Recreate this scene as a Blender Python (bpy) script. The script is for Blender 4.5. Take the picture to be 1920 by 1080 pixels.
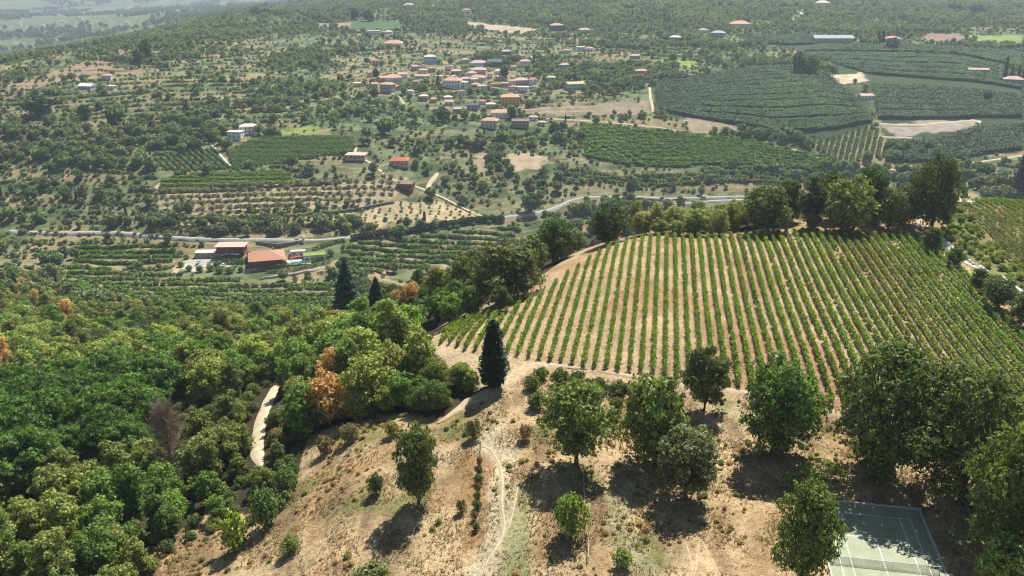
import bpy, math, random
import numpy as np
from mathutils import Vector, Matrix

random.seed(7); RNG = np.random.default_rng(7)
for o in list(bpy.data.objects): bpy.data.objects.remove(o)
S = bpy.context.scene; COL = S.collection
R = math.radians
# ------------------------------------------------------------------ camera
F, HZ, CZ = 1700.0, -60.0, 71.8                 # focal length in photo pixels, horizon row, height above the court
P = math.atan((540 - HZ) / F); CP, SP = math.cos(P), math.sin(P)
cam = bpy.data.cameras.new('camera'); co = bpy.data.objects.new('camera', cam); COL.objects.link(co)
cam.sensor_width = 36; cam.lens = F / 1920 * 36; cam.clip_start = 1; cam.clip_end = 40000
co.location = (0, 0, CZ); co.rotation_euler = (math.pi / 2 - P, 0, 0); S.camera = co
# ------------------------------------------------------------------ sky, sun, exposure
SUN_AZ, SUN_EL = R(25), R(55.5)
w = bpy.data.worlds.new('World'); S.world = w; w.use_nodes = True
nt = w.node_tree; sky = nt.nodes.new('ShaderNodeTexSky'); sky.sky_type = 'NISHITA'; sky.sun_disc = False
sky.sun_elevation = SUN_EL; sky.sun_rotation = SUN_AZ; sky.altitude = 300; sky.air_density = 1.0; sky.dust_density = 0.4
bg = nt.nodes['Background']; bg.inputs[1].default_value = 0.05; nt.links.new(sky.outputs[0], bg.inputs[0])
sl = bpy.data.lights.new('sun', 'SUN'); sl.energy = 5.0; sl.angle = R(0.53); sl.color = (1, .965, .91)
so = bpy.data.objects.new('sun', sl); COL.objects.link(so)
sv = Vector((math.sin(SUN_AZ) * math.cos(SUN_EL), math.cos(SUN_AZ) * math.cos(SUN_EL), math.sin(SUN_EL)))
so.rotation_euler = sv.to_track_quat('Z', 'Y').to_euler(); so.location = (0, 0, 300)
S.view_settings.view_transform = 'Standard'; S.view_settings.look = 'None'; S.view_settings.exposure = 0.76; S.view_settings.gamma = 1
S.render.engine = 'CYCLES'; cy = S.cycles
cy.max_bounces = 5; cy.diffuse_bounces = 1; cy.glossy_bounces = 2; cy.transmission_bounces = 3; cy.transparent_max_bounces = 4; cy.volume_bounces = 0
cy.use_denoising = True; cy.pixel_filter_type = 'BLACKMAN_HARRIS'; cy.filter_width = 1.15
HAZE = 0.00011

# ------------------------------------------------------------------ terrain maths
def ray(px, py):
    dx = (px - 960) / F; dv = (540 - py) / F
    return dx, CP + dv * SP, -SP + dv * CP           # world x, y, z of a ray of unit depth
def cpt(px, py, z=None, zc=None):
    x, y, dz = ray(px, py)
    if zc is None: zc = (CZ - z) / -dz
    return zc * x, zc * y, CZ + zc * dz
CTRL = [cpt(*a) for a in [
 (1500,1080,0),(1800,1080,0),(1550,950,0),(1800,950,.2),(1920,1080,.5),(1650,1015,0),(1100,1080,-1.5),(1100,960,0),(1000,850,1),(1000,780,1.6),
 (800,1080,-3),(800,940,-1.5),(700,840,-2),(620,1000,-4.5),(400,1080,-10),(550,900,-8),(0,1080,-13),(250,1000,-13),(0,900,-23),(250,850,-22),(500,860,-12),(495,780,-14),(520,720,-18),
 (0,750,-37),(250,720,-36),(0,650,-57),(250,640,-55),(450,660,-42),(0,560,-88),(0,500,-107),(0,435,-108),
 (600,760,-9),(700,760,-4),(830,780,0),(650,640,-36),(600,600,-55),(450,600,-70),(450,570,-108),(700,600,-30),(780,640,-12),(860,610,-4),(880,560,-14),(980,520,-9),(1040,490,-8),(760,560,-48),
 (820,645,0),(950,590,1.6),(1000,690,1.8),(1240,712,2.6),(1400,735,2.8),(1560,768,2.6),(1750,800,2.4),(1920,850,2),(1090,500,2),(1150,465,2.2),(1300,441,3),(1450,438,3.4),(1600,436,3.4),(1740,450,3),(1300,560,3.2),(1500,560,3.6),(1700,600,3),(1850,560,2.2),(1920,640,2),(1080,600,2.4),
 (1830,420,3),(1920,430,2),(1900,530,2.2),(1850,385,3),(1920,385,1.5),(1500,415,3),(1740,405,3),(1400,432,1),(1200,440,0),(1240,745,.6),(1560,800,.8),(1400,790,.8),
 (480,540,-114),(420,515,-113),(500,490,-112),(600,490,-112),(560,455,-109),(360,470,-111),(200,440,-108),(940,412,-112),(750,440,-113),(800,480,-118),(700,520,-116),(1040,390,-112),(1180,371,-110),(1300,372,-108),(1400,372,-106),
 (350,412,-101),(600,395,-99),(850,385,-105),(300,345,-86),(480,285,-73),(660,270,-70),(455,252,-66),(730,312,-80),(0,330,-84),(100,250,-62),(250,230,-60),(0,200,-50),(100,150,-38),(300,90,-26),(450,50,-20),
 (0,168,-40),(130,112,-33),(230,82,-28),(420,32,-22),(700,200,-57),
 (850,150,-48),(950,212,-62),(1200,140,-45),(1050,50,-16),(700,60,-22),(900,22,-6),(700,12,-6),(1200,8,6),(1400,14,0),(1480,30,-8),(1000,300,-86),
 (1700,100,-32),(1560,72,-22),(1800,25,-12),(1900,20,-10),(1900,150,-48),(1700,200,-57),(1500,230,-64),(1700,310,-86),(1800,302,-84),(1500,315,-94),(1300,300,-90),(1100,300,-88),(1920,290,-80),(1350,200,-58),(1600,145,-44)]]
for px, py, zc in [(0,130,2000),(60,100,2500),(150,62,3200),(0,60,3300),(0,30,4300),(250,25,4600),(400,12,4200),(520,8,3300),(600,5,3600),(0,-5,6200),(250,-5,6500),
 (800,-15,3800),(1100,-25,3500),(1400,-12,3600),(1600,-2,3400),(1750,2,3000),(1920,2,3000),(-400,-10,6500),(500,-20,6500),(1000,-30,6800),(1500,-15,6500),(1920,-15,6500),(2400,-15,6500),
 (-400,-75,9500),(300,-70,9500),(900,-80,9500),(1500,-70,9500),(2300,-75,9500),(-400,-90,14000),(960,-85,14000),(2300,-90,14000)]:
    CTRL.append(cpt(px, py, zc=zc))
for px, py, z in [(-500,1080,-18),(-500,800,-40),(-500,600,-80),(-500,435,-108),(-500,300,-78),(-500,200,-56),(2400,1080,2),(2400,800,3),(2400,600,1),(2400,450,-4),(2400,300,-80),(2400,200,-57),(2400,80,-26),(960,1500,-6),(200,1500,-12),(1800,1500,0),(-500,1500,-16),(2400,1500,0)]:
    CTRL.append(cpt(px, py, z))
for u in (-.8, -.3, 0, .3, .8):
    for d, z in ((330, -14), (430, -66)) if u > .02 else ():
        CTRL.append((u * d, d, z))
    CTRL.append((u * 40, 40, -4))
CTRL = np.array(CTRL)
_U = np.c_[CTRL[:, 0] / CTRL[:, 1] * 1.6, np.log(CTRL[:, 1])]
def _k(r2): return np.where(r2 > 1e-12, .5 * r2 * np.log(np.maximum(r2, 1e-12)), 0)
n = len(_U); A = np.zeros((n + 3, n + 3)); d2 = ((_U[:, None] - _U[None]) ** 2).sum(-1)
A[:n, :n] = _k(d2) + np.eye(n) * 2e-3; A[:n, n] = 1; A[:n, n + 1:] = _U; A[n:, :n] = A[:n, n:].T
_W = np.linalg.solve(A, np.r_[CTRL[:, 2], 0, 0, 0])
def tps(u, d):
    q = np.c_[u.ravel() * 1.6, np.log(d.ravel())]; out = np.empty(len(q))
    for i in range(0, len(q), 20000):
        s = q[i:i + 20000]; out[i:i + 20000] = _k(((s[:, None] - _U[None]) ** 2).sum(-1)) @ _W[:n] + _W[n] + s @ _W[n + 1:]
    return out.reshape(u.shape)
def hsh(i, j, s):
    v = np.sin(i * 127.1 + j * 311.7 + s * 74.7) * 43758.5453
    return v - np.floor(v)
def vnoise(x, y, s=0):
    i, j = np.floor(x), np.floor(y); fx, fy = x - i, y - j
    fx = fx * fx * (3 - 2 * fx); fy = fy * fy * (3 - 2 * fy)
    a = hsh(i, j, s); b = hsh(i + 1, j, s); c = hsh(i, j + 1, s); d = hsh(i + 1, j + 1, s)
    return a + (b - a) * fx + (c - a) * fy + (a - b - c + d) * fx * fy
def fbm(x, y, s=0, o=4):
    t = 0; a = .5
    for k in range(o): t = t + a * vnoise(x * 2 ** k, y * 2 ** k, s + k); a *= .5
    return t
def sstep(a, b, x): t = np.clip((x - a) / (b - a), 0, 1); return t * t * (3 - 2 * t)
DR = np.concatenate([np.arange(30, 60, 3), np.arange(60, 200, 1.0), np.arange(200, 500, 2.0), np.arange(500, 1300, 2.2), np.arange(1300, 2500, 7), np.arange(2500, 14001, 75)])
UR = np.concatenate([-np.linspace(1.15, .60, 24), np.arange(-.58, .5801, .0026), np.linspace(.60, 1.15, 24)])
cu, cd = np.linspace(-1.15, 1.15, 150), np.exp(np.linspace(math.log(30), math.log(14001), 230))
ZC = tps(*np.meshgrid(cu, cd))
def coarse(u, d):
    fu = np.clip((u - cu[0]) / (cu[1] - cu[0]), 0, 148.999); fd = np.clip((np.log(d) - math.log(30)) / (math.log(14001 / 30) / 229), 0, 228.999)
    i, j = fu.astype(int), fd.astype(int); a, b = fu - i, fd - j
    a = a; b = b
    return (ZC[j, i] * (1 - a) + ZC[j, i + 1] * a) * (1 - b) + (ZC[j + 1, i] * (1 - a) + ZC[j + 1, i + 1] * a) * b
UU, DD = np.meshgrid(UR, DR); XX = UU * DD
Z = coarse(UU, DD)
# rolling relief far off, small unevenness near, terraces on the valley sides
far = sstep(1500, 3500, DD)
Z += far * 90 * (fbm(XX / 900, DD / 900, 3) - .47) * sstep(1500, 6000, DD) + sstep(900, 1600, DD) * 10 * (fbm(XX / 160, DD / 160, 9) - .47)
Z += sstep(6500, 9000, DD) * 420 * (fbm(XX / 2600, DD / 2600, 5) - .30)
Z += (1 - sstep(300, 500, DD)) * .5 * (fbm(XX / 9, DD / 9, 1) - .47)
Z += sstep(450, 600, DD) * (1 - far) * 3.0 * (fbm(XX / 60, DD / 60, 2) - .47)
tm = sstep(430, 470, DD) * (1 - sstep(1250, 1500, DD)) * (1 - sstep(.16, .24, UU) * sstep(700, 780, DD)) * sstep(.40, .5, fbm(XX / 120, DD / 120, 31) + .12)
TH = 2.0
zz = (Z + 2.2 * fbm(XX / 70, DD / 70, 12)) / TH; fr = zz - np.floor(zz); ZZ = zz
Z += tm * TH * (np.where(fr < .8, fr * .1, .08 + (fr - .8) / .2 * .92) - fr)
TERR_FR = fr; TERR_M = tm
CX, CY, CYAW = 44.11, 109.27, -.18            # far left corner of the tennis court
_a = (XX - CX) * math.cos(CYAW) + (DD - CY) * math.sin(CYAW); _b = -(XX - CX) * math.sin(CYAW) + (DD - CY) * math.cos(CYAW)
_m = sstep(-5, -2, _a) * (1 - sstep(13, 17, _a)) * sstep(-40, -37, _b) * (1 - sstep(3, 7, _b)); Z += _m * (-.05 - Z)
def tz(x, y):
    x = np.asarray(x, float); y = np.asarray(y, float); u = x / np.maximum(y, 1)
    i = np.clip(np.searchsorted(UR, u) - 1, 0, len(UR) - 2); j = np.clip(np.searchsorted(DR, y) - 1, 0, len(DR) - 2)
    a = np.clip((u - UR[i]) / (UR[i + 1] - UR[i]), 0, 1); b = np.clip((y - DR[j]) / (DR[j + 1] - DR[j]), 0, 1)
    return (Z[j, i] * (1 - a) + Z[j, i + 1] * a) * (1 - b) + (Z[j + 1, i] * (1 - a) + Z[j + 1, i + 1] * a) * b
TT = np.maximum.accumulate((Z - CZ) / DD, axis=0)
def un(px, py):
    """where the ray through a photo pixel meets the ground"""
    x, y, dz = ray(px, py); u = x / y; t = dz / y
    i = int(np.clip(np.searchsorted(UR, u) - 1, 0, len(UR) - 2)); a = (u - UR[i]) / (UR[i + 1] - UR[i])
    col = TT[:, i] * (1 - a) + TT[:, i + 1] * a
    j = int(np.clip(np.searchsorted(col, t), 1, len(DR) - 1)); c0, c1 = col[j - 1], col[j]
    d = DR[j - 1] + (DR[j] - DR[j - 1]) * (np.clip((t - c0) / (c1 - c0), 0, 1) if c1 > c0 else 0)
    return float(u * d), float(d), float(tz(u * d, d))
def proj(x, y, z):
    zc = y * CP - (z - CZ) * SP; yc = y * SP + (z - CZ) * CP
    return 960 + F * x / zc, 540 - F * yc / zc, zc
def poly(pts): return np.array([un(*p)[:2] for p in pts])
def inside(W, x, y):
    r = np.zeros(np.shape(x), bool); k = len(W)
    m = (x >= W[:, 0].min()) & (x <= W[:, 0].max()) & (y >= W[:, 1].min()) & (y <= W[:, 1].max())
    xs, ys = x[m], y[m]; q = np.zeros(xs.shape, bool)
    for i in range(k):
        x1, y1 = W[i]; x2, y2 = W[(i + 1) % k]
        if y1 == y2: continue
        q ^= ((y1 > ys) != (y2 > ys)) & (xs < (x2 - x1) * (ys - y1) / (y2 - y1) + x1)
    r[m] = q; return r
def dist_poly(path, x, y):
    d = np.full(np.shape(x), 1e9)
    for (x1, y1), (x2, y2) in zip(path[:-1], path[1:]):
        L2 = (x2 - x1) ** 2 + (y2 - y1) ** 2 + 1e-9
        t = np.clip(((x - x1) * (x2 - x1) + (y - y1) * (y2 - y1)) / L2, 0, 1)
        d = np.minimum(d, np.hypot(x - x1 - t * (x2 - x1), y - y1 - t * (y2 - y1)))
    return d

# ------------------------------------------------------------------ materials
def mat(name): m = bpy.data.materials.new(name); m.use_nodes = True; return m, m.node_tree.nodes, m.node_tree.links, m.node_tree.nodes['Principled BSDF']
def nnode(N, t, **k):
    x = N.new(t)
    for a, b in k.items(): setattr(x, a, b)
    return x
def noise(N, L, scale, detail=4, coord=None, rough=.6):
    t = N.new('ShaderNodeTexNoise'); t.inputs['Scale'].default_value = scale; t.inputs['Detail'].default_value = detail; t.inputs['Roughness'].default_value = rough
    if coord: L.new(coord, t.inputs['Vector'])
    return t.outputs[0]
def ramp(N, L, fac, stops):
    r = N.new('ShaderNodeValToRGB'); L.new(fac, r.inputs[0]); e = r.color_ramp.elements
    while len(e) < len(stops): e.new(.5)
    for q, (p, c) in zip(e, stops): q.position = p; q.color = (*c, 1) if len(c) == 3 else c
    return r.outputs[0]
def mul(N, L, a, b, mode='MULTIPLY', f=1.0):
    m = N.new('ShaderNodeMix'); m.data_type = 'RGBA'; m.blend_type = mode; m.inputs[0].default_value = f
    for s, v in ((6, a), (7, b)):
        if isinstance(v, tuple): m.inputs[s].default_value = (*v, 1)
        else: L.new(v, m.inputs[s])
    return m.outputs[2]
def g3(v): return (v, v, v)
MATS = {}
def plain(name, col, rough=.85, var=.25, scale=.8, spec=.2, bump=0):
    """one base colour broken up by world-space noise"""
    if name in MATS: return MATS[name]
    m, N, L, b = mat(name); geo = N.new('ShaderNodeNewGeometry')
    f = noise(N, L, scale, 6, geo.outputs['Position'])
    c = ramp(N, L, f, [(.3, tuple(x * (1 - var) for x in col)), (.7, tuple(min(1, x * (1 + var)) for x in col))])
    L.new(c, b.inputs['Base Color']); b.inputs['Roughness'].default_value = rough; b.inputs['Specular IOR Level'].default_value = spec
    if bump:
        bp = N.new('ShaderNodeBump'); bp.inputs['Strength'].default_value = bump; bp.inputs['Distance'].default_value = .1
        L.new(noise(N, L, scale * 6, 4, geo.outputs['Position']), bp.inputs['Height']); L.new(bp.outputs[0], b.inputs['Normal'])
    MATS[name] = m; return m
def leafmat(name, trans=.3, lo=.5, hi=2.9, spec=.12, yellow=.1):
    """leaves: the plant's own tint, each leaf a little different"""
    m, N, L, b = mat(name)
    at = nnode(N, 'ShaderNodeAttribute', attribute_type='INSTANCER', attribute_name='tint')
    geo = N.new('ShaderNodeNewGeometry')
    v = ramp(N, L, geo.outputs['Random Per Island'], [(0, g3(lo)), (1, g3(hi))])
    c = mul(N, L, mul(N, L, at.outputs['Color'], (1.06, 1.03, .95)), v)
    tc = N.new('ShaderNodeTexCoord')
    nz = noise(N, L, .45, 3, tc.outputs['Object'])
    c2 = mul(N, L, c, (1.5, 1.25, .6))
    mx = N.new('ShaderNodeMix'); mx.data_type = 'RGBA'
    rr = ramp(N, L, nz, [(.45, g3(0)), (.75, g3(yellow * 3))]); L.new(rr, mx.inputs[0]); L.new(c, mx.inputs[6]); L.new(c2, mx.inputs[7])
    c = mx.outputs[2]
    L.new(c, b.inputs['Base Color']); b.inputs['Roughness'].default_value = .55; b.inputs['Specular IOR Level'].default_value = spec
    t = N.new('ShaderNodeBsdfTranslucent'); L.new(mul(N, L, c, (1.3, 1.35, .6)), t.inputs[0])
    mix = N.new('ShaderNodeMixShader'); mix.inputs[0].default_value = trans
    L.new(b.outputs[0], mix.inputs[1]); L.new(t.outputs[0], mix.inputs[2])
    L.new(mix.outputs[0], N['Material Output'].inputs[0]); return m
LEAF = leafmat('leaf'); NEEDLE = leafmat('needle', .2, .6, 1.7, .2, .05); VINE = leafmat('vine_leaf', .4, .6, 1.7, .15, .25)
BARK = plain('bark', (.11, .085, .065), .95, .4, 4, .1)
DEADW = plain('dead_twigs', (.36, .26, .19), .95, .35, 3, .1)

# ------------------------------------------------------------------ mesh helpers
def tag(o, label=None, cat=None, group=None, kind=None):
    for k, v in (('label', label), ('category', cat), ('group', group), ('kind', kind)):
        if v: o[k] = v
    return o
def link(o, parent=None):
    COL.objects.link(o)
    if parent is not None: o.parent = parent
    return o
def empty(name, loc, rz=0, sc=1):
    o = bpy.data.objects.new(name, None); COL.objects.link(o); o.location = loc; o.rotation_euler = (0, 0, rz); o.scale = (sc,) * 3 if np.isscalar(sc) else sc
    o.empty_display_size = .3; return o
def mesh_np(name, V, Fc, mats, mi=None, smooth=False):
    me = bpy.data.meshes.new(name); V = np.asarray(V, np.float32); Fc = np.asarray(Fc, np.int32)
    me.vertices.add(len(V)); me.vertices.foreach_set('co', V.ravel()); k = Fc.shape[1]
    me.loops.add(Fc.size); me.loops.foreach_set('vertex_index', Fc.ravel())
    me.polygons.add(len(Fc)); me.polygons.foreach_set('loop_start', np.arange(0, Fc.size, k, dtype=np.int32)); me.polygons.foreach_set('loop_total', np.full(len(Fc), k, np.int32))
    for m in (mats if isinstance(mats, (list, tuple)) else [mats]): me.materials.append(m)
    if mi is not None: me.polygons.foreach_set('material_index', np.asarray(mi, np.int32))
    if smooth: me.polygons.foreach_set('use_smooth', np.ones(len(Fc), bool))
    me.update(); me.validate(); return me
class MB:
    def __init__(s): s.v = []; s.f = []
    def face(s, *p): k = len(s.v); s.v += [tuple(q) for q in p]; s.f.append(tuple(range(k, k + len(p)))); return s
    def box(s, x0, x1, y0, y1, z0, z1):
        k = len(s.v); s.v += [(x, y, z) for z in (z0, z1) for y in (y0, y1) for x in (x0, x1)]
        s.f += [tuple(k + i for i in q) for q in ((0, 2, 3, 1), (4, 5, 7, 6), (0, 1, 5, 4), (2, 6, 7, 3), (0, 4, 6, 2), (1, 3, 7, 5))]; return s
    def tube(s, pts, rad, sides=6, cap=True):
        rings = []
        for i, p in enumerate(pts):
            p = Vector(p); a = Vector(pts[max(i - 1, 0)]); b = Vector(pts[min(i + 1, len(pts) - 1)])
            t = (b - a).normalized(); u = t.orthogonal().normalized(); q = t.cross(u); r = rad[i] if not np.isscalar(rad) else rad
            k = len(s.v); s.v += [tuple(p + (u * math.cos(2 * math.pi * j / sides) + q * math.sin(2 * math.pi * j / sides)) * r) for j in range(sides)]; rings.append(k)
        for a, b in zip(rings[:-1], rings[1:]):
            for j in range(sides): s.f.append((a + j, a + (j + 1) % sides, b + (j + 1) % sides, b + j))
        if cap: s.f.append(tuple(range(rings[-1], rings[-1] + sides)))
        return s
    def mesh(s, name, m):
        me = bpy.data.meshes.new(name); me.from_pydata(s.v, [], s.f); me.materials.append(m); me.update(); return me
    def build(s, name, m, parent=None): return link(bpy.data.objects.new(name, s.mesh(name, m)), parent)
    def top(s, name, m, label, cat, group=None):          # a thing of one mesh, its origin at its own base
        v = np.array(s.v); c = (v.min(0) + v.max(0)) / 2; c[2] = v[:, 2].min(); s.v = [tuple(q) for q in v - c]
        o = s.build(name, m); o.location = c; return tag(o, label, cat, group)
def cards(cen, nor, size, rng, aspect=1.5, fold=.25, tdir=None):
    """leaf shaped cards: two triangles folded along the midrib"""
    k = len(cen); nor = nor / (np.linalg.norm(nor, axis=1, keepdims=True) + 1e-9)
    r = rng.normal(size=(k, 3)); t = np.cross(nor, r) if tdir is None else tdir; t = t / (np.linalg.norm(t, axis=1, keepdims=True) + 1e-9); t /= np.linalg.norm(t, axis=1, keepdims=True) + 1e-9; b = np.cross(nor, t)
    sz = size * rng.uniform(.6, 1.35, (k, 1)); L = sz * aspect / 2; Wd = sz / 2
    a = cen - t * L; c = cen + t * L; l = cen + b * Wd + nor * fold * sz; rr = cen - b * Wd + nor * fold * sz
    V = np.stack([a, l, c, rr], 1).reshape(-1, 3); i = np.arange(k)[:, None] * 4
    Fc = np.concatenate([i + [[0, 2, 1]], i + [[0, 3, 2]]], 1).reshape(-1, 3)
    return V, Fc
def lobed(rng, H, z0, Rr, nl, lr, flat=1.0, skew=.5):
    """lobes spread through an uneven egg-shaped crown"""
    out = []; zc = (H + z0) / 2; hz = (H - z0) / 2
    for k in range(nl):
        th = k * 2.39996 + rng.uniform(-.4, .4); q = (k + .5) / nl; zz_ = 1 - 2 * q
        rad = math.sqrt(max(0, 1 - zz_ * zz_)) * rng.uniform(.6, 1.12); s = lr * rng.choice([.55, .8, 1.0, 1.25], p=[.3, .3, .25, .15]) * rng.uniform(.85, 1.15)
        taper = 1 - .28 * max(0, -zz_) * skew; zz_ = zz_ * rng.uniform(.82, 1.08)
        out.append((np.array([math.cos(th) * rad * (Rr - s * .8) * taper, math.sin(th) * rad * (Rr - s * .8) * taper, zc + zz_ * (hz - s * .7)]), np.array([s, s, s * .8 * flat])))
    out.append((np.array([0, 0, zc]), np.array([Rr * .36, Rr * .36, hz * .45])))
    return out
def crown(rng, lobes, n, size, up=.35, aspect=1.5, ragged=.3, ros=1):
    n = int(n / ros)
    wts = np.array([l[1][0] ** 2 for l in lobes]); wts /= wts.sum(); idx = rng.choice(len(lobes), n, p=wts)
    d = rng.normal(size=(n, 3)); d /= np.linalg.norm(d, axis=1, keepdims=True); d[:, 2] = np.where(rng.random(n) < up, np.abs(d[:, 2]), d[:, 2])
    C = np.array([l[0] for l in lobes])[idx]; Rd = np.array([l[1] for l in lobes])[idx]
    rr = 1 - .5 * rng.random((n, 1)) ** 2 + ragged * (rng.random((n, 1)) ** 4)
    p = C + d * Rd * rr; nor = d * .95 + rng.normal(size=(n, 3)) * .6 + np.array([0, 0, .2])
    if ros == 1: return cards(p, nor, size, rng, aspect)
    nor /= np.linalg.norm(nor, axis=1, keepdims=True); t = np.cross(nor, rng.normal(size=(n, 3))); t /= np.linalg.norm(t, axis=1, keepdims=True); b = np.cross(nor, t); P_, N_, T_ = [], [], []
    for k in range(ros):
        a = 2 * math.pi * k / ros + rng.uniform(-.3, .3, (n, 1)); td = t * np.cos(a) + b * np.sin(a) - nor * .25; P_.append(p + td * size * aspect * .5); N_.append(nor + td * .35 + rng.normal(size=(n, 3)) * .15); T_.append(td)
    return cards(np.concatenate(P_), np.concatenate(N_), size, rng, aspect, .15, np.concatenate(T_))
def trunk_mb(rng, H, r, lobes, z0, nb=7):
    t = MB(); top = (rng.uniform(-.3, .3), rng.uniform(-.3, .3), z0 + (H - z0) * .55)
    t.tube([(0, 0, -1.2), (0, 0, .2), (top[0] * .4, top[1] * .4, z0 * .8), top], [r * 1.5, r * 1.1, r * .8, r * .25], 7)
    for c, q in lobes[:nb]:
        s = (top[0] * .4, top[1] * .4, z0 * .75 + .2); mid = ((s[0] + c[0]) * .5, (s[1] + c[1]) * .5, s[2] * .35 + c[2] * .6)
        t.tube([s, mid, tuple(c)], [r * .5, r * .32, r * .1], 5)
    return t
PROTO = {}
def proto(name, H, z0, Rr, nl, lr, n, size, lm=LEAF, r=.22, seed=0, up=.35, aspect=1.5, skew=.5, ragged=.3, flat=1.0, ros=1):
    rng = np.random.default_rng(seed + 100); lb = lobed(rng, H, z0, Rr, nl, lr, flat, skew)
    V, Fc = crown(rng, lb, n, size, up, aspect, ragged, ros); tm_ = trunk_mb(rng, H, r, lb, z0)
    fin(name, V, Fc, tm_, lm, H, Rr)
def fin(name, V, Fc, tb, lm, H, Rr, tmat=BARK):
    cm = mesh_np(name + '_crown', V, Fc, lm); t = tb.mesh(name + '_trunk', tmat)
    tv = np.array(tb.v); tf = []
    for f in tb.f:
        for i in range(1, len(f) - 1): tf.append((f[0], f[i], f[i + 1]))
    tf = np.array(tf)
    joined = mesh_np(name + '_whole', np.r_[V, tv], np.r_[Fc, tf + len(V)], [lm, tmat], np.r_[np.zeros(len(Fc)), np.ones(len(tf))])
    PROTO[name] = dict(crown=cm, trunk=t, whole=joined, H=H, R=Rr)
for k in range(3): proto('oak%d' % k, 11, 1.1, 4.6, 26, 1.65, 11000, .25, seed=k, r=.3, ros=4, ragged=.4)
for k in range(3): proto('chestnut%d' % k, 14, 1.3, 6.8, 38, 2.1, 16000, .3, seed=10 + k, r=.4, aspect=2.2, ros=5, ragged=.35)
for k in range(3): proto('broad%d' % k, 10, .7, 4.0, 20, 1.5, 8000, .27, seed=20 + k, ragged=.5, skew=.3, ros=4)
for k in range(3): proto('dome%d' % k, 10, .1, 4.7, 26, 1.6, 10000, .27, seed=90 + k, ragged=.45, skew=-.35, ros=4, r=.3)
for k in range(3): proto('bigdome%d' % k, 15, .4, 7.4, 44, 2.0, 20000, .26, seed=95 + k, ragged=.45, skew=-.2, ros=4, r=.42)
for k in range(2): proto('tall%d' % k, 13, .8, 3.2, 20, 1.35, 8000, .27, seed=30 + k, ragged=.5, skew=.2, ros=4)
for k in range(3): proto('shrub%d' % k, 2.4, .1, 1.6, 9, .75, 1500, .2, seed=40 + k, r=.06, ragged=.6, skew=0)
for k in range(2): proto('olive%d' % k, 4.4, 1.0, 2.3, 9, .95, 700, .34, seed=50 + k, r=.16, ragged=.5)
for k in range(3): proto('mid%d' % k, 9, 1.2, 4.0, 13, 1.6, 900, .85, seed=60 + k, r=.25, ragged=.4)
for k in range(3): proto('far%d' % k, 8, .8, 4.0, 8, 1.9, 190, 1.5, seed=70 + k, r=.25, ragged=.3, aspect=1.2)
for k in range(2): proto('farbush%d' % k, 2.6, .1, 1.9, 5, .95, 90, .9, seed=80 + k, r=.08, aspect=1.2)
def conifer(name, H, Rr, n, size, tiers, seed, narrow=False, z0=1.0, lm=NEEDLE):
    rng = np.random.default_rng(seed); t = MB().tube([(0, 0, -1), (0, 0, H * .5), (0, 0, H * .97)], [.3, .18, .03], 7); C = []; Nn = []
    for i in range(tiers):
        q = i / (tiers - 1); z = z0 + (H - z0) * q ** .9; rad = Rr * ((1 - q) ** (.55 if narrow else .85)) * (.6 + .4 * min(1, q * 6 + .3)) + .15
        nb = max(5, int(11 * (1 - q) + 4)); m = max(20, int(n / tiers * (1.5 - q)))
        off = rng.uniform(0, 6.28); b = rng.integers(0, nb, m); th = off + b * 2 * math.pi / nb + rng.normal(0, .13 if not narrow else .4, m); blen = (rng.uniform(.75, 1.1, nb))[b]
        s = np.sqrt(rng.random(m)); rr = rad * blen * s
        zz_ = z - (0.28 if not narrow else -.5) * rr + rng.normal(0, .12, m)
        C.append(np.c_[np.cos(th) * rr, np.sin(th) * rr, zz_]); Nn.append(np.c_[np.cos(th) * .3, np.sin(th) * .3, np.ones(m)] + rng.normal(size=(m, 3)) * .45)
        if not narrow and i % 2 == 0:
            for j in range(nb):
                a = off + j * 2 * math.pi / nb; t.tube([(0, 0, z), (math.cos(a) * rad * .85, math.sin(a) * rad * .85, z - .24 * rad)], [.06, .02], 4)
    V, Fc = cards(np.concatenate(C), np.concatenate(Nn), size, rng, 1.9); fin(name, V, Fc, t, lm, H, Rr)
conifer('spruce0', 18, 4.6, 6500, .42, 20, 1); conifer('spruce1', 13, 3.4, 4500, .4, 17, 2); conifer('cypress0', 12, 2.9, 6500, .34, 30, 3, True, .3)
conifer('pillar0', 12, 1.3, 500, .7, 16, 4, True, .3); conifer('pine0', 20, 6.2, 8000, .5, 18, 6, True, 2.0)
def deadtree():
    rng = np.random.default_rng(5); t = MB().tube([(0, 0, -1), (0, 0, 3), (.3, .1, 7.5)], [.25, .18, .05], 6); tw = MB()
    for i in range(260):
        q = rng.random() ** .7; z = 1.0 + q * 6.6; a = rng.uniform(0, 6.28); l = (1 - q * .72) * 4.0 * rng.uniform(.5, 1.0); e = rng.uniform(.15, .8)
        s = Vector((.04 * z, .01 * z, z)); d = Vector((math.cos(a), math.sin(a), e)); m = s + d * l * .5; ee = s + d * l + Vector((0, 0, .3))
        tw.tube([s, m, ee], [.05, .032, .012], 3, False)
        for j in range(7):
            st = s + d * l * rng.uniform(.3, 1); dd = Vector(rng.normal(size=3)) * .5 + d * .4 + Vector((0, 0, .3)); tw.tube([st, st + dd * rng.uniform(.6, 1.5)], [.022, .008], 3, False)
    PROTO['dead'] = dict(crown=tw.mesh('dead_crown', DEADW), trunk=t.mesh('dead_trunk', DEADW), H=9.0, R=4.0)
deadtree()
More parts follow.
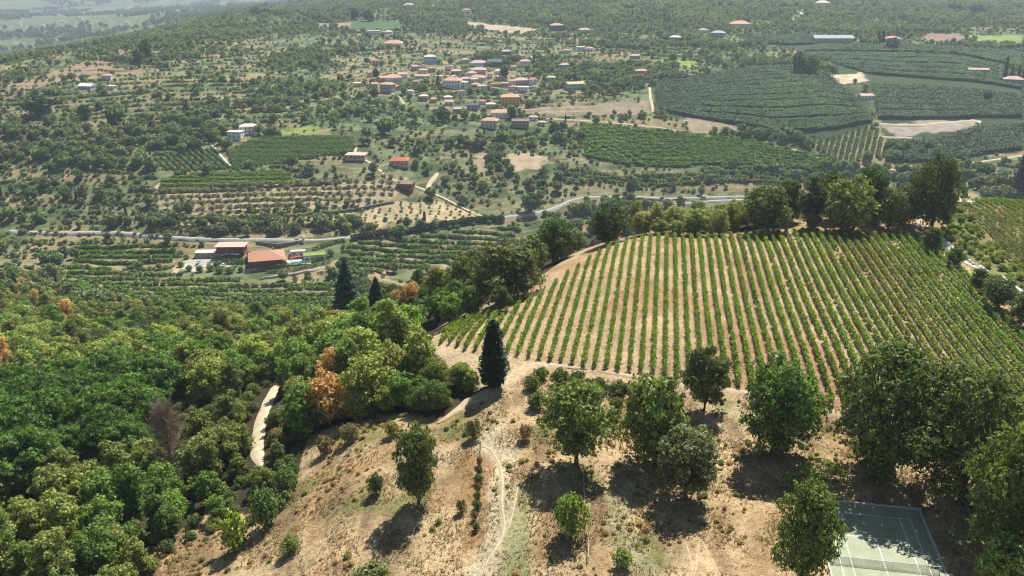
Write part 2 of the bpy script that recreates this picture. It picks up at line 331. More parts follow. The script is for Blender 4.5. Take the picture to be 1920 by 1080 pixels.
def tree(kind, x, y, sc, tint, name, label, cat='tree', group=None, sq=(1, 1), rz=None, z=None):
    """one tree or shrub: an Empty at its foot, trunk and crown as its parts"""
    p = PROTO[kind]; e = empty(name, (x, y, float(tz(x, y)) if z is None else z), random.uniform(0, 6.28) if rz is None else rz, (sc * sq[0], sc * sq[0], sc * sq[1]))
    t = link(bpy.data.objects.new('trunk' if cat != 'shrub' else 'stems', p['trunk']), e); c = link(bpy.data.objects.new('crown' if cat != 'shrub' else 'foliage', p['crown']), e)
    c['tint'] = [float(q) for q in tint]; tag(e, label, cat, group); return e
_gn = {}
def stuff(name, kinds, pts, sc, idx, tint, label, cat, zs=None):
    """what nobody could count: one object, geometry-node instances of the plants in `kinds`"""
    key = tuple(kinds)
    if key not in _gn:
        c = bpy.data.collections.new('plants_%d' % len(_gn))
        for i, k in enumerate(kinds):
            o = bpy.data.objects.new('plant_%02d_%s' % (i, name), PROTO[k]['whole']); c.objects.link(o)
        g = bpy.data.node_groups.new('scatter_%d' % len(_gn), 'GeometryNodeTree')
        g.interface.new_socket('Geometry', in_out='INPUT', socket_type='NodeSocketGeometry'); g.interface.new_socket('Geometry', in_out='OUTPUT', socket_type='NodeSocketGeometry')
        N, L = g.nodes, g.links; i_ = N.new('NodeGroupInput'); o_ = N.new('NodeGroupOutput'); iop = N.new('GeometryNodeInstanceOnPoints'); ci = N.new('GeometryNodeCollectionInfo')
        ci.inputs[0].default_value = c; ci.inputs[1].default_value = True; ci.inputs[2].default_value = True
        def at(nm, ty): a = N.new('GeometryNodeInputNamedAttribute'); a.data_type = ty; a.inputs[0].default_value = nm; return a.outputs[0]
        L.new(i_.outputs[0], iop.inputs['Points']); L.new(ci.outputs[0], iop.inputs['Instance']); iop.inputs['Pick Instance'].default_value = True
        L.new(at('pick', 'INT'), iop.inputs['Instance Index']); L.new(at('turn', 'FLOAT_VECTOR'), iop.inputs['Rotation']); L.new(at('size', 'FLOAT_VECTOR'), iop.inputs['Scale'])
        L.new(iop.outputs[0], o_.inputs[0]); _gn[key] = g
    pts = np.asarray(pts, np.float32); k = len(pts); me = bpy.data.meshes.new(name); me.vertices.add(k); me.vertices.foreach_set('co', pts.ravel())
    me.attributes.new('pick', 'INT', 'POINT').data.foreach_set('value', np.asarray(idx, np.int32))
    tr = np.zeros((k, 3), np.float32); tr[:, 2] = RNG.uniform(0, 6.28, k); me.attributes.new('turn', 'FLOAT_VECTOR', 'POINT').data.foreach_set('vector', tr.ravel())
    sz = np.repeat(np.asarray(sc, np.float32)[:, None], 3, 1)
    if zs is not None: sz[:, 2] *= zs
    me.attributes.new('size', 'FLOAT_VECTOR', 'POINT').data.foreach_set('vector', sz.ravel())
    me.attributes.new('tint', 'FLOAT_COLOR', 'POINT').data.foreach_set('color', np.c_[tint, np.ones(k)].astype(np.float32).ravel())
    o = link(bpy.data.objects.new(name, me)); m = o.modifiers.new('scatter', 'NODES'); m.node_group = _gn[key]
    return tag(o, label, cat, kind='stuff')
# ------------------------------------------------------------------ what the land is made of
LAND = np.zeros(XX.shape + (3,)); ZB = Z + 2.2 * fbm(XX / 70, DD / 70, 12); n1 = np.where(DD > 480, fbm(XX / 75, ZB / 3.4, 21), fbm(XX / 55, DD / 55, 21)); n2 = fbm(XX / 11, DD / 11, 22); n3 = fbm(XX / 300, DD / 300, 23)
def C3(*c): return np.array(c)
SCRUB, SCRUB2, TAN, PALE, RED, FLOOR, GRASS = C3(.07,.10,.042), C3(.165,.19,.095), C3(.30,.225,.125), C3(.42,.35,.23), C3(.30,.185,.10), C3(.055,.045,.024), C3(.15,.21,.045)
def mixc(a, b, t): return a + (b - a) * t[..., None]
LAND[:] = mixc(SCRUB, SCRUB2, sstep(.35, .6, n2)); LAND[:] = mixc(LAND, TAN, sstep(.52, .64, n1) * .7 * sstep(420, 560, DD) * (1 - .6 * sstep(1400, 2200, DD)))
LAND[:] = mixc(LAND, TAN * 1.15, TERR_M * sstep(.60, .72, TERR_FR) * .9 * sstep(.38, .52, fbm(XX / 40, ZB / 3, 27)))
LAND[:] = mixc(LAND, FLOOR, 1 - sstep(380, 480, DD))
far_patch = np.floor(fbm(XX / 420, DD / 700, 23, 3) * 30) % 4; LAND[:] = mixc(LAND, C3(.045,.065,.03), sstep(2300, 2900, DD) * sstep(.47, .53, fbm(XX / 190, DD / 330, 29)) * .9); LAND[:] = mixc(LAND, mixc(C3(.12,.15,.05), C3(.22,.2,.11), (far_patch == 1) * 1.0), sstep(2200, 2800, DD) * (far_patch > 1.5) * .7)
WX = (fbm(XX / 14, DD / 14, 91) - .47) * 14 * sstep(350, 600, DD); WY = (fbm(XX / 14, DD / 14, 92) - .47) * 22 * sstep(350, 600, DD)
def paint(px, col, soft=0, W=None, k=1.0):
    W = poly(px) if W is None else W; m = inside(W, XX + WX, DD + WY)
    LAND[m] = LAND[m] * (1 - k) + np.asarray(col) * k * (.9 + .25 * n2[m][:, None])
    return W
DRYW = paint([(150,1079),(300,1020),(390,965),(520,960),(560,880),(580,815),(700,780),(830,785),(920,730),(985,690),(1100,705),(1240,728),(1400,755),(1560,790),(1700,815),(1920,870),(1920,1079)], (.37,.255,.125))
dry_near = np.array([(-60, 60), (-24, 97), (80, 60)]);
m = inside(DRYW, XX, DD) | ((DD < 112) & (UU > -.41)); g = fbm(XX / 6, DD / 6, 41); g2 = fbm(XX / 20, DD / 20, 42)
LAND[m] = mixc(C3(.47,.35,.20), C3(.37,.25,.13), sstep(.42, .62, g))[m]; LAND[m] = mixc(LAND, C3(.55,.45,.29), sstep(.5, .68, g2) * .8)[m]; LAND[m] = mixc(LAND, C3(.23,.155,.085), sstep(.52, .66, fbm(XX / 2.6 + DD / 40, DD / 7, 46)) * .75)[m]; LAND[m] = mixc(LAND, C3(.17,.18,.06), sstep(.58, .70, fbm(XX / 9, DD / 9, 44)) * .8)[m]
for q_, w_, c_ in (([(925,800),(935,870),(944,950),(938,1015),(900,1079)], 4.2, C3(.52,.44,.30)), ([(985,900),(985,960),(975,1020),(960,1079)], 2.6, C3(.26,.27,.12)), ([(1170,920),(1165,990),(1190,1060)], 3.2, C3(.33,.31,.17)), ([(880,860),(878,960),(885,1020)], 1.6, C3(.33,.20,.09)), ([(905,862),(905,960),(900,1010)], 1.3, C3(.30,.17,.08)), ([(620,900),(690,870),(720,850)], 3.5, C3(.36,.23,.11))):
    dq = dist_poly(np.array([un(*q)[:2] for q in q_]), XX, DD) + (fbm(XX / 3, DD / 3, 47) - .47) * 5; LAND[:] = mixc(LAND, c_, (1 - sstep(w_ * .3, w_, dq)) * .8 * (DD < 170))
VPX = [(815,648),(850,610),(905,592),(950,585),(1010,553),(1090,498),(1145,463),(1190,449),(1300,442),(1450,438),(1600,436.5),(1700,439),(1775,468),(1845,540),(1925,625),(2010,700),(2040,900),(1900,838),(1700,800),(1560,768),(1450,745),(1350,726),(1240,711),(1120,694),(1000,676),(930,668),(870,660)]
VW = poly(VPX); vgr = fbm(XX / 14, DD / 14, 45)
m = inside(poly([(795,658),(828,594),(930,566),(996,532),(1066,482),(1128,446),(1185,440),(1300,437),(1700,433),(1790,468),(1860,530),(1925,600),(2030,700),(2050,915),(1560,792),(1240,728),(960,700),(860,672)]), XX, DD)
LAND[m] = mixc(C3(.43,.315,.19), C3(.35,.225,.125), sstep(.4, .6, vgr))[m]
paint([(797,652),(830,640),(900,668),(965,688),(962,716),(900,728),(850,700)], (.44,.34,.21))
FIELDS = dict(
 olive=[(285,368),(420,352),(640,345),(765,338),(740,372),(640,392),(450,402),(290,402)], tanrow=[(330,405),(640,396),(640,420),(330,432)], young=[(640,400),(740,376),(830,375),(905,402),(870,412),(640,421)],
 vblock=[(425,285),(470,264),(600,256),(662,258),(665,285),(560,300),(440,318)], vcurve=[(275,300),(400,276),(432,315),(330,324)], vgreen=[(305,335),(420,325),(545,320),(550,345),(430,352),(300,358)],
 lawn=[(480,242),(590,236),(592,250),(490,256)], bare1=[(886,288),(910,288),(912,326),(886,330)], bare2=[(956,291),(1032,290),(1010,321),(957,322)], bare3=[(965,202),(1215,189),(1216,214),(960,214)],
 orch1=[(1228,158),(1500,124),(1622,172),(1640,250),(1500,257),(1420,247),(1228,212)], orch2=[(1490,100),(1780,106),(1915,140),(1918,290),(1650,275),(1640,180),(1560,130)], orch3=[(1395,68),(1530,64),(1600,84),(1800,92),(1910,95),(1915,130),(1780,104),(1500,98)],
 green=[(1090,232),(1250,246),(1565,296),(1555,312),(1330,310),(1100,296)], vsoil=[(1520,272),(1640,236),(1668,292),(1590,308)], quarry=[(1556,140),(1620,136),(1628,155),(1560,159)], pit=[(1640,231),(1830,223),(1832,236),(1790,247),(1680,257)],
 bare4=[(1288,216),(1372,212),(1445,246),(1290,247)], tanfar=[(870,39),(1012,55),(985,63),(876,53)], greenfar=[(655,40),(750,40),(750,56),(655,56)], brown=[(1735,63),(1800,63),(1812,81),(1735,81)], greenr=[(1812,66),(1919,66),(1919,86),(1832,86)],
 lefty=[(0,176),(120,128),(250,84),(278,98),(120,150),(0,194)], leftz=[(60,168),(200,118),(270,124),(270,138),(140,150)], yel=[(1230,108),(1312,116),(1300,126),(1235,119)], park=[(335,490),(380,482),(398,484),(410,498),(480,502),(480,508),(400,504),(345,505)], low=[(285,535),(330,500),(350,520),(320,545)],
 hterr=[(120,498),(300,512),(430,526),(615,532),(625,582),(330,586),(110,562)], hterr2=[(640,458),(860,434),(985,427),(890,495),(640,512)], hterr3=[(140,462),(330,458),(330,490),(140,500)], bare5=[(560,45),(655,42),(655,54),(560,52)], scar=[(1610,176),(1700,178),(1690,186),(1612,186)], knoll=[(1420,437),(1460,415),(1640,405),(1700,395),(1760,400),(1790,430),(1740,445)], rbank=[(1740,452),(1790,410),(1800,385),(1850,380),(1840,405),(1880,470),(1919,520),(1919,585),(1850,520)], rvine=[(1805,395),(1850,378),(1919,382),(1919,520),(1870,470)],
 road_tri=[(960,345),(1120,350),(1160,372),(1060,372),(960,362)], strip=[(1050,318),(1500,312),(1700,332),(1500,345),(1060,338)])
COLS = dict(olive=(.36,.30,.19), tanrow=(.36,.28,.16), young=(.44,.36,.21), vblock=(.07,.10,.035), vcurve=(.17,.15,.08), vgreen=(.12,.14,.05), lawn=(.2,.27,.06), bare1=(.36,.28,.19), bare2=(.44,.34,.23), bare3=(.27,.22,.15), orch1=(.05,.075,.035), orch2=(.05,.075,.035),
 orch3=(.045,.075,.04), green=(.06,.10,.03), vsoil=(.30,.24,.15), quarry=(.5,.42,.29), pit=(.32,.28,.23), bare4=(.34,.27,.18), tanfar=(.42,.34,.24), greenfar=(.07,.13,.05), brown=(.27,.18,.13), greenr=(.2,.29,.08), lefty=(.28,.20,.13), leftz=(.27,.2,.13), yel=(.22,.30,.05), park=(.5,.46,.38), low=(.4,.32,.22),
 hterr=(.16,.15,.07), hterr2=(.11,.115,.05), hterr3=(.14,.16,.055), bare5=(.3,.24,.17), scar=(.5,.38,.31), knoll=(.33,.22,.12), rbank=(.19,.19,.075), rvine=(.26,.2,.11), road_tri=(.24,.22,.12), strip=(.19,.185,.09))
FW = {k: poly(v) for k, v in FIELDS.items()}
for k in FW: paint(None, COLS[k], W=FW[k])
for k in ('lefty', 'leftz'):
    m = inside(FW[k], XX, DD); LAND[m] = mixc(LAND, C3(.09, .10, .045), sstep(.5, .6, fbm(XX / 40, ZB / 2.2, 77)))[m]
for k in ('hterr', 'hterr2', 'hterr3'):
    m = inside(FW[k], XX, DD); LAND[m] = mixc(LAND, C3(.36, .28, .18), sstep(.70, .78, (DD / (11.0 if k == 'hterr' else 9.0) + fbm(XX / 40, DD / 40, 66) * 1.2) % 1))[m]
for k in ('olive', 'tanrow'):
    m = inside(FW[k], XX, DD); LAND[m] = mixc(LAND, C3(.16, .13, .085), TERR_M * sstep(.78, .86, TERR_FR))[m]
TAN_STRIPS = [([(390,470),(330,487)],3)]
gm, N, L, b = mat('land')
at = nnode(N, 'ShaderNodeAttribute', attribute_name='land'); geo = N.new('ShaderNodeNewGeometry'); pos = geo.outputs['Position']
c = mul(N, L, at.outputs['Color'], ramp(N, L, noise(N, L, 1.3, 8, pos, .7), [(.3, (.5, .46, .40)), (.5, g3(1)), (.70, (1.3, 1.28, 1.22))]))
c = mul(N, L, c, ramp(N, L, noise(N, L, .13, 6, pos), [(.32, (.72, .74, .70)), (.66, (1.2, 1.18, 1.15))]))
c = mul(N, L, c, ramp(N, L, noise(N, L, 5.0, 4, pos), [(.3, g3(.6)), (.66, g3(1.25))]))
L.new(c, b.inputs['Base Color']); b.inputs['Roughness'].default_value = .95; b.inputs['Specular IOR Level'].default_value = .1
bp = N.new('ShaderNodeBump'); bp.inputs['Strength'].default_value = .8; bp.inputs['Distance'].default_value = .4
L.new(noise(N, L, 2.6, 6, pos, .7), bp.inputs['Height']); L.new(bp.outputs[0], b.inputs['Normal'])
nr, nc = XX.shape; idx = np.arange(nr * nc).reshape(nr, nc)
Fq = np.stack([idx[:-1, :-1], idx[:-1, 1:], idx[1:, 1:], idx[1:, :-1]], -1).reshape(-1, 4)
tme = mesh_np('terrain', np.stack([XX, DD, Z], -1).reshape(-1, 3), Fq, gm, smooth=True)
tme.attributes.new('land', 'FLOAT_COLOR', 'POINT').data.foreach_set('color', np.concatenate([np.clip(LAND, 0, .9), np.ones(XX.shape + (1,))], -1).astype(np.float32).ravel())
tag(link(bpy.data.objects.new('terrain', tme)), 'dry hills and valley with terraces and fields', 'terrain', kind='structure')

# ------------------------------------------------------------------ roads and tracks, laid on the ground
def smooth_path(px, step=4):
    W = np.array([un(*p)[:2] for p in px]); out = []
    for i in range(len(W) - 1):
        p0, p1, p2, p3 = W[max(i - 1, 0)], W[i], W[i + 1], W[min(i + 2, len(W) - 1)]; k = max(2, int(np.hypot(*(p2 - p1)) / step))
        for t in np.arange(k) / k: out.append(.5 * (2 * p1 + (p2 - p0) * t + (2 * p0 - 5 * p1 + 4 * p2 - p3) * t * t + (3 * p1 - p0 - 3 * p2 + p3) * t ** 3))
    return np.array(out + [W[-1]])
PATHS = []
def ribbon(name, px, width, m, label, lift=.12, step=4, wob=.15, W=None, edge=.25):
    C = smooth_path(px, step) if W is None else np.array(W); PATHS.append((C, width / 2))
    T = np.gradient(C, axis=0); T /= np.linalg.norm(T, axis=1, keepdims=True) + 1e-9; Nn = np.c_[-T[:, 1], T[:, 0]]; k = len(C); V = []; cols = 5
    dist = np.hypot(C[:, 0], C[:, 1]); lf = lift + dist * .00022
    zfar = np.max([tz(*(C + Nn * q_ * width).T) for q_ in (-.5, -.25, 0, .25, .5)], axis=0); zfar = np.convolve(np.pad(zfar, 4, mode='edge'), np.ones(9) / 9, 'valid')
    tp = np.clip(np.minimum(np.arange(k), np.arange(k)[::-1]) / max(1, k * .14), .12, 1) if name != 'road' and dist.mean() < 300 else np.ones(k)
    for j in range(cols):
        s = (j / (cols - 1) - .5) * width * tp; wb = (vnoise(np.arange(k) * .7, np.full(k, j * 9.0), 5) - .5) * wob * width if j in (0, cols - 1) else 0
        p = C + Nn * (s + wb)[:, None]
        zc_ = (zfar if dist.mean() > 300 else tz(p[:, 0], p[:, 1])) + lf
        if j in (0, cols - 1): zc_ = zc_ - lf - (edge if dist.mean() < 300 else 2.2)
        V.append(np.c_[p, zc_])
    V = np.stack(V, 1).reshape(-1, 3); ii = np.arange(k * cols).reshape(k, cols)
    Fq = np.stack([ii[:-1, 1:], ii[:-1, :-1], ii[1:, :-1], ii[1:, 1:]], -1).reshape(-1, 4)
    return tag(link(bpy.data.objects.new(name, mesh_np(name, V, Fq, m, smooth=True))), label, 'road', kind='structure')
DIRT = plain('pale_dirt', (.52, .43, .29), .95, .22, .7, .1, .3); DIRT2 = plain('tan_dirt', (.44, .34, .21), .95, .25, .9, .1, .3); DIRT3 = plain('worn_earth', (.50, .40, .26), .95, .25, 1.2, .1, .2); ASPH = plain('grey_road', (.36, .35, .33), .9, .12, .5); CONC2 = plain('road_concrete', (.36, .345, .305), .9, .12, .5); CONC = plain('pale_concrete', (.55, .53, .48), .9, .12, .5)
for nm, px, wd, m, lb in [
 ('road', [(20,433),(110,437),(220,436),(300,443),(430,449),(560,452),(650,446),(760,432),(860,416),(945,409),(1000,402),(1040,391),(1085,374),(1180,371),(1260,373),(1410,370)], 5.2, CONC2, 'pale valley road running past the hotel and round the bend'),
 ('road', [(1250,386),(1320,379),(1405,375)], 5, ASPH, 'grey lower road below the valley road at the tree belt'),
 ('dirt_track', [(905,408),(870,392),(830,372),(785,352),(735,340),(715,322),(700,308),(668,292),(668,272)], 4.5, DIRT, 'pale dirt track climbing from the valley road past the olive grove'),
 ('road', [(1020,222),(1060,225),(1130,229),(1230,240),(1290,251),(1400,268),(1480,280),(1555,302),(1640,318),(1700,320),(1780,312),(1850,302),(1925,291)], 5, DIRT, 'pale farm road crossing the slope under the dark orchards'),
 ('dirt_track', [(1218,164),(1220,185),(1226,212)], 5, DIRT, 'short dirt track at the corner of the dark orchard'),
 ('dirt_track', [(1100,693),(1020,684),(985,690),(962,708),(930,728),(880,752),(820,795)], 3.4, DIRT2, 'dirt track curving from the vineyard corner downhill'),
 ('footpath', [(530,712),(512,735),(500,760),(489,790),(484,820),(482,850),(492,880)], 3.6, DIRT, 'pale sandy path through the wood'),
 ('dirt_track', [(1120,696),(1240,716),(1350,731),(1450,750),(1560,774),(1700,808),(1860,842)], 2.6, DIRT2, 'earth headland track along the near edge of the vineyard'),
 ('dirt_track', [(1681,362),(1700,385),(1725,412),(1740,440),(1700,444)], 4, DIRT2, 'earth track between the trees on the knoll'),
 ('dirt_track', [(1770,372),(1800,378),(1822,382)], 4, DIRT, 'pale track end beside the small vineyard'),
 ('footpath', [(898,838),(918,842),(935,870),(942,905),(941,945),(946,985),(938,1015),(915,1050),(900,1079)], .5, DIRT3, 'worn footpath down the dry grass slope'),
 ('footpath', [(972,905),(966,940),(955,985),(938,1015)], .35, DIRT3, 'faint second footpath joining on the dry slope'),
 ('footpath', [(1286,1018),(1294,1045),(1300,1079)], .28, DIRT3, 'pale tyre line at the foot of the oak'),
 ('footpath', [(1316,1015),(1330,1040),(1348,1079)], .28, DIRT3, 'pale curving tyre line in the dry grass'),
 ('footpath', [(1312,1012),(1306,1045),(1304,1079)], .28, DIRT3, 'pale middle tyre line in the dry grass'),
 ('road', [(1480,46),(1487,37),(1505,27),(1490,20)], 7, CONC, 'bright road climbing the far ridge'), ('road', [(1395,79),(1440,86)], 5, CONC, 'short bright road on the far slope'),
 ('dirt_track', [(1640,232),(1720,236),(1828,226),(1832,232)], 6, DIRT, 'bare track on top of the gravel pit'), ('dirt_track', [(1650,258),(1740,262),(1800,272)], 5, DIRT, 'bare track below the gravel pit'),
 ('dirt_track', [(395,268),(412,290),(432,314)], 3.5, CONC, 'pale stepped track between two vine plots'), ('dirt_track', [(290,356),(300,345),(312,330)], 4, DIRT2, 'earth track at the corner of the bright vine plot'),
 ('road', [(975,128),(995,108),(1018,104)], 4, CONC, 'bright village lane'), ('road', [(700,170),(742,178),(758,196)], 4, DIRT, 'lane below the village'),
 ('dirt_track', [(820,325),(805,345),(800,362)], 5, DIRT, 'dirt track between olive plots'), ('road', [(820,155),(880,158),(950,170),(990,178)], 4, ASPH, 'grey lane through the village')]:
    ribbon(nm, px, wd, m, lb, step=1.2 if wd < 4.2 and nm == 'footpath' else 3, lift=.05 if wd < 1 else .14)
def off_roads(x, y, pad=2):
    ok = np.ones(np.shape(x), bool)
    for C, hw in PATHS:
        pad_ = pad
        lo, hi = C.min(0) - 15, C.max(0) + 15; m = (x > lo[0]) & (x < hi[0]) & (y > lo[1]) & (y < hi[1])
        if m.any(): ok[m] &= dist_poly(C[::max(1, len(C) // 60)], x[m], y[m]) > hw + pad_
    return ok

# ------------------------------------------------------------------ the vineyard: every row a thing
va = math.atan2((1255 - 960) / F, CP + 600 / F * SP); vd = np.array([math.sin(va), math.cos(va)]); vn = np.array([vd[1], -vd[0]])
POSTM = plain('grey_wood_post', (.22, .18, .14), .9, .3, 5); post_me = MB().box(-.05, .05, -.05, .05, -.3, 1.5).mesh('post', POSTM)
def clip(W, o, d):
    t = []
    for i in range(len(W)):
        a, b_ = W[i], W[(i + 1) % len(W)]; e = b_ - a; den = d[0] * e[1] - d[1] * e[0]
        if abs(den) < 1e-9: continue
        q = a - o; s = (q[0] * d[1] - q[1] * d[0]) / den * 1.0; tt = (q[0] * e[1] - q[1] * e[0]) / den
        if 0 <= s < 1: t.append(tt)
    t.sort(); return list(zip(t[::2], t[1::2]))
def vine_foliage(a, b_, rng, dens=52, hgt=1.45, wid=.27, size=.3, gap=.24):
    L_ = np.hypot(*(b_ - a)); k = int(L_ * dens); s = rng.random(k) * L_; d = (b_ - a) / L_; nn = np.array([d[1], -d[0]])
    ns = vnoise(s * .9, np.full(k, rng.random() * 99), 1); ns2 = vnoise(s * .23, np.full(k, rng.random() * 99), 2)
    keep = ns * .6 + ns2 * .4 > gap * rng.uniform(.8, 1.1); s = s[keep]; ns = ns[keep]; k = len(s)
    lat = rng.normal(0, 1, k) * wid * (.45 + .6 * ns); hh = .35 + (hgt - .35) * rng.random(k) ** .7 * (.75 + .45 * ns)
    p = a + s[:, None] * d + lat[:, None] * nn; c_ = np.c_[p, tz(p[:, 0], p[:, 1]) + hh]
    nor = np.c_[nn[None] * lat[:, None] * 1.5, np.full(k, .6)] + rng.normal(size=(k, 3)) * .6
    return cards(c_, nor, size, rng, 1.3)
ORD = 'first second third fourth fifth sixth seventh eighth ninth tenth'.split()
def nth(i):
    if i < 10: return ORD[i]
    return '%d%s' % (i + 1, 'th' if 10 <= (i + 1) % 100 <= 20 else {1: 'st', 2: 'nd', 3: 'rd'}.get((i + 1) % 10, 'th'))
def vine_rows(W, d, nrm, sp, label, group, tint, name='vine_row', posts=True, minlen=4, seed=3, **kw):
    rng = np.random.default_rng(seed); pr = W @ nrm; i = 0
    for o in np.arange(pr.min() + sp * .5, pr.max(), sp):
        for t0, t1 in clip(W, nrm * o, d):
            if t1 - t0 < minlen: continue
            jit = rng.uniform(-.4, .4, 2); a = nrm * o + d * (t0 + .6 + jit[0]); b_ = nrm * o + d * (t1 - .6 + jit[1])
            pa = proj(*a, 0)[0]
            V, Fc = vine_foliage(a, b_, rng, **kw)
            if len(V) < 12: continue
            base = np.array([*a, float(tz(*a))]); e = empty(name, base)
            f = link(bpy.data.objects.new('foliage', mesh_np('vine_foliage', V - base, Fc, VINE)), e); f['tint'] = [float(q * rng.uniform(.88, 1.12)) for q in tint]
            if posts:
                for q in (a, b_):
                    po = link(bpy.data.objects.new('post', post_me), e); po.location = (q[0] - base[0], q[1] - base[1], float(tz(*q)) - base[2])
            tag(e, label % nth(i), 'vine row', group); i += 1
    return i
nv = vine_rows(VW, vd, vn, 2.13, 'green vine row in the large vineyard, %s row from its left tip', 'rows of the large vineyard', (.15, .235, .042))
ra, rb = np.array(un(1800, 398)[:2]), np.array(un(1925, 515)[:2]); rd = (ra - rb) / np.linalg.norm(ra - rb); rn = np.array([rd[1], -rd[0]])
vine_rows(FW['rvine'], rd, rn, 2.3, 'vine row in the small vineyard beyond the white bank, %s from the bank', 'rows of the small vineyard', (.13, .19, .04), dens=40, gap=.28, seed=5)
print('vine rows', nv)
# ------------------------------------------------------------------ trees
def dims(bx, by, wpx, ty):
    x, y, z = un(bx, by); zc = y * CP - (z - CZ) * SP; yc = y * SP + (z - CZ) * CP; v = (540 - ty) / F
    return x, y, (v * zc - yc) / (CP + v * SP), wpx * zc / F
TAKEN = []
def place(kind, bx, by, wpx, ty, tint, name, label, cat='tree', group=None, back=0, **k):
    x, y, h, wd = dims(bx, by, wpx, ty); p = PROTO[kind]
    if back: u = x / y; y += back; x = u * y; h += (tz(u * (y - back), y - back) - tz(x, y))
    s = h / p['H']; TAKEN.append((x, y, wd / 2))
    return tree(kind, x, y, s, tint, name, label, cat, group, sq=(max(.5, min(1.9, wd / (2.35 * p['R']) / s)), 1), **k)
OAK, DOAK, CHE, YEL, MIDG, ORA, PIN, LIM = (.105,.145,.043), (.08,.102,.04), (.068,.128,.027), (.17,.195,.06), (.10,.155,.04), (.36,.19,.07), (.05,.075,.042), (.2,.27,.05)
for a in [
 ('oak0',785,945,108,795,DOAK,'oak_tree','lone dark oak standing in the dry grass with its shadow beside it'),
 ('oak1',1080,872,158,712,OAK,'oak_tree','rounded oak with visible trunk at the foot of the terrace bank'),
 ('dome1',1228,872,155,700,OAK,'oak_tree','green oak below the vineyard behind the greyish oak'),
 ('broad0',1320,770,112,648,DOAK,'oak_tree','dark round tree breaking the near edge of the vineyard'),
 ('oak0',1285,935,150,800,(.105,.12,.062),'oak_tree','greyish olive-coloured oak on the pale grass left of the court'),
 ('dome2',1455,850,180,668,(.085,.135,.04),'oak_tree','tall bright oak between the dark tree and the big oaks by the court'),
 ('bigdome0',1655,885,262,645,(.07,.10,.032),'oak_tree','large spreading oak behind the tennis court'),
 ('bigdome1',1800,945,300,690,(.078,.10,.034),'oak_tree','wide olive-green oak behind the far right corner of the court'),
 ('oak2',1900,930,150,740,OAK,'oak_tree','oak at the right edge behind the court, above the nearest right tree'),
 ('bigdome2',1888,1090,250,790,(.078,.11,.034),'oak_tree','big oak right of the tennis court'),
 ('oak0',1890,1150,170,1005,(.12,.165,.05),'oak_tree','light green tree in the lower right corner'),
 ('dome0',1500,1092,140,903,(.09,.125,.036),'oak_tree','dense round oak left of the tennis court'),
 ('cypress0',926,728,68,603,(.035,.06,.032),'conifer_tree','dark conical conifer at the tip of the vineyard'),
 ('spruce0',653,606,88,486,(.055,.095,.06),'spruce_tree','blue-green tiered spruce below the hotel'),
 ('spruce1',708,604,66,522,(.05,.085,.045),'spruce_tree','smaller spruce beside the tiered blue-green spruce'),
 ('tall0',745,700,60,590,(.06,.085,.03),'broadleaf_tree','dark slim tree among the yellow-green wood'),
 ('dead',325,890,120,745,OAK,'dead_tree','brown bare dead tree in the wood'),
 ('bigdome1',1746,432,122,288,(.06,.082,.034),'knoll_tree','very tall dark tree towering on the knoll'),
 ('dome1',1440,437,108,345,(.085,.115,.04),'knoll_tree','dark wide tree at the left end of the knoll grove'),
 ('tall0',1520,428,64,328,(.06,.085,.03),'knoll_tree','tall dark tree second from the left in the knoll grove'),
 ('dome2',1588,434,118,330,(.12,.15,.045),'knoll_tree','olive-green broad tree in the middle of the knoll grove'),
 ('dome0',1665,430,80,352,(.085,.115,.04),'knoll_tree','dark round tree next to the very tall tree on the knoll'),
 ('broad1',1520,432,40,398,(.11,.15,.045),'knoll_tree','small light tree in front of the knoll grove'),
 ('tall1',1640,422,60,320,(.055,.08,.03),'knoll_tree','tall dark tree rising behind the knoll grove'),
 ('dome1',945,566,165,452,(.085,.095,.035),'broadleaf_tree','big brownish-green tree at the left edge of the vineyard'),
 ('dome2',880,574,105,470,(.09,.11,.035),'broadleaf_tree','broad dark tree left of the big brownish-green tree'),
 ('dome0',1038,492,104,408,(.065,.10,.032),'broadleaf_tree','dark green tree where the vineyard edge bends'),
 ('tall1',1000,518,64,440,(.08,.115,.035),'broadleaf_tree','upright tree between the big brownish tree and the bend of the vineyard edge'),
 ('broad2',1075,474,58,428,(.085,.12,.035),'broadleaf_tree','bushy tree on the vineyard edge beside the pine'),
 ('dome2',1140,458,92,378,(.055,.08,.035),'pine_tree','dark pine at the upper left corner of the vineyard'),
 ('broad1',826,592,66,500,(.14,.155,.04),'broadleaf_tree','sunlit yellow-green tree standing in front of the big brownish trees'),
 ('broad2',868,586,40,548,(.13,.15,.045),'broadleaf_tree','small pale tree at the bottom of the vineyard edge wood'),
 ('broad0',995,402,44,360,(.055,.095,.03),'broadleaf_tree','round dark tree beside the valley road bend'),
 ('pine0',1918,372,60,272,(.035,.05,.03),'pine_tree','dark tall tree cut by the right edge beyond the small vineyard'),
 ('broad1',770,592,44,532,(.30,.17,.075),'broadleaf_tree','orange-brown tree next to the spruces'), ('broad0',500,690,66,648,ORA,'broadleaf_tree','rusty orange tree above the start of the sandy path'),
 ('tall1',600,690,52,612,(.065,.095,.036),'broadleaf_tree','dark upright tree beyond the path in the middle of the wood'),
 ('broad2',1745,470,50,425,(.06,.09,.03),'broadleaf_tree','dark bush-like tree at the upper right corner of the vineyard'),
 ('broad0',1790,500,42,462,(.075,.11,.035),'broadleaf_tree','round tree in front of the white bank'), ('broad1',1835,545,44,503,(.07,.10,.035),'broadleaf_tree','dark tree at the lower end of the white bank'),
 ('oak1',1870,580,80,518,(.075,.105,.04),'broadleaf_tree','greyish tree on the right border of the vineyard'), ('broad2',1912,612,60,548,(.08,.11,.04),'broadleaf_tree','tree at the right edge above the last vine rows'),
 ]: place(*a)
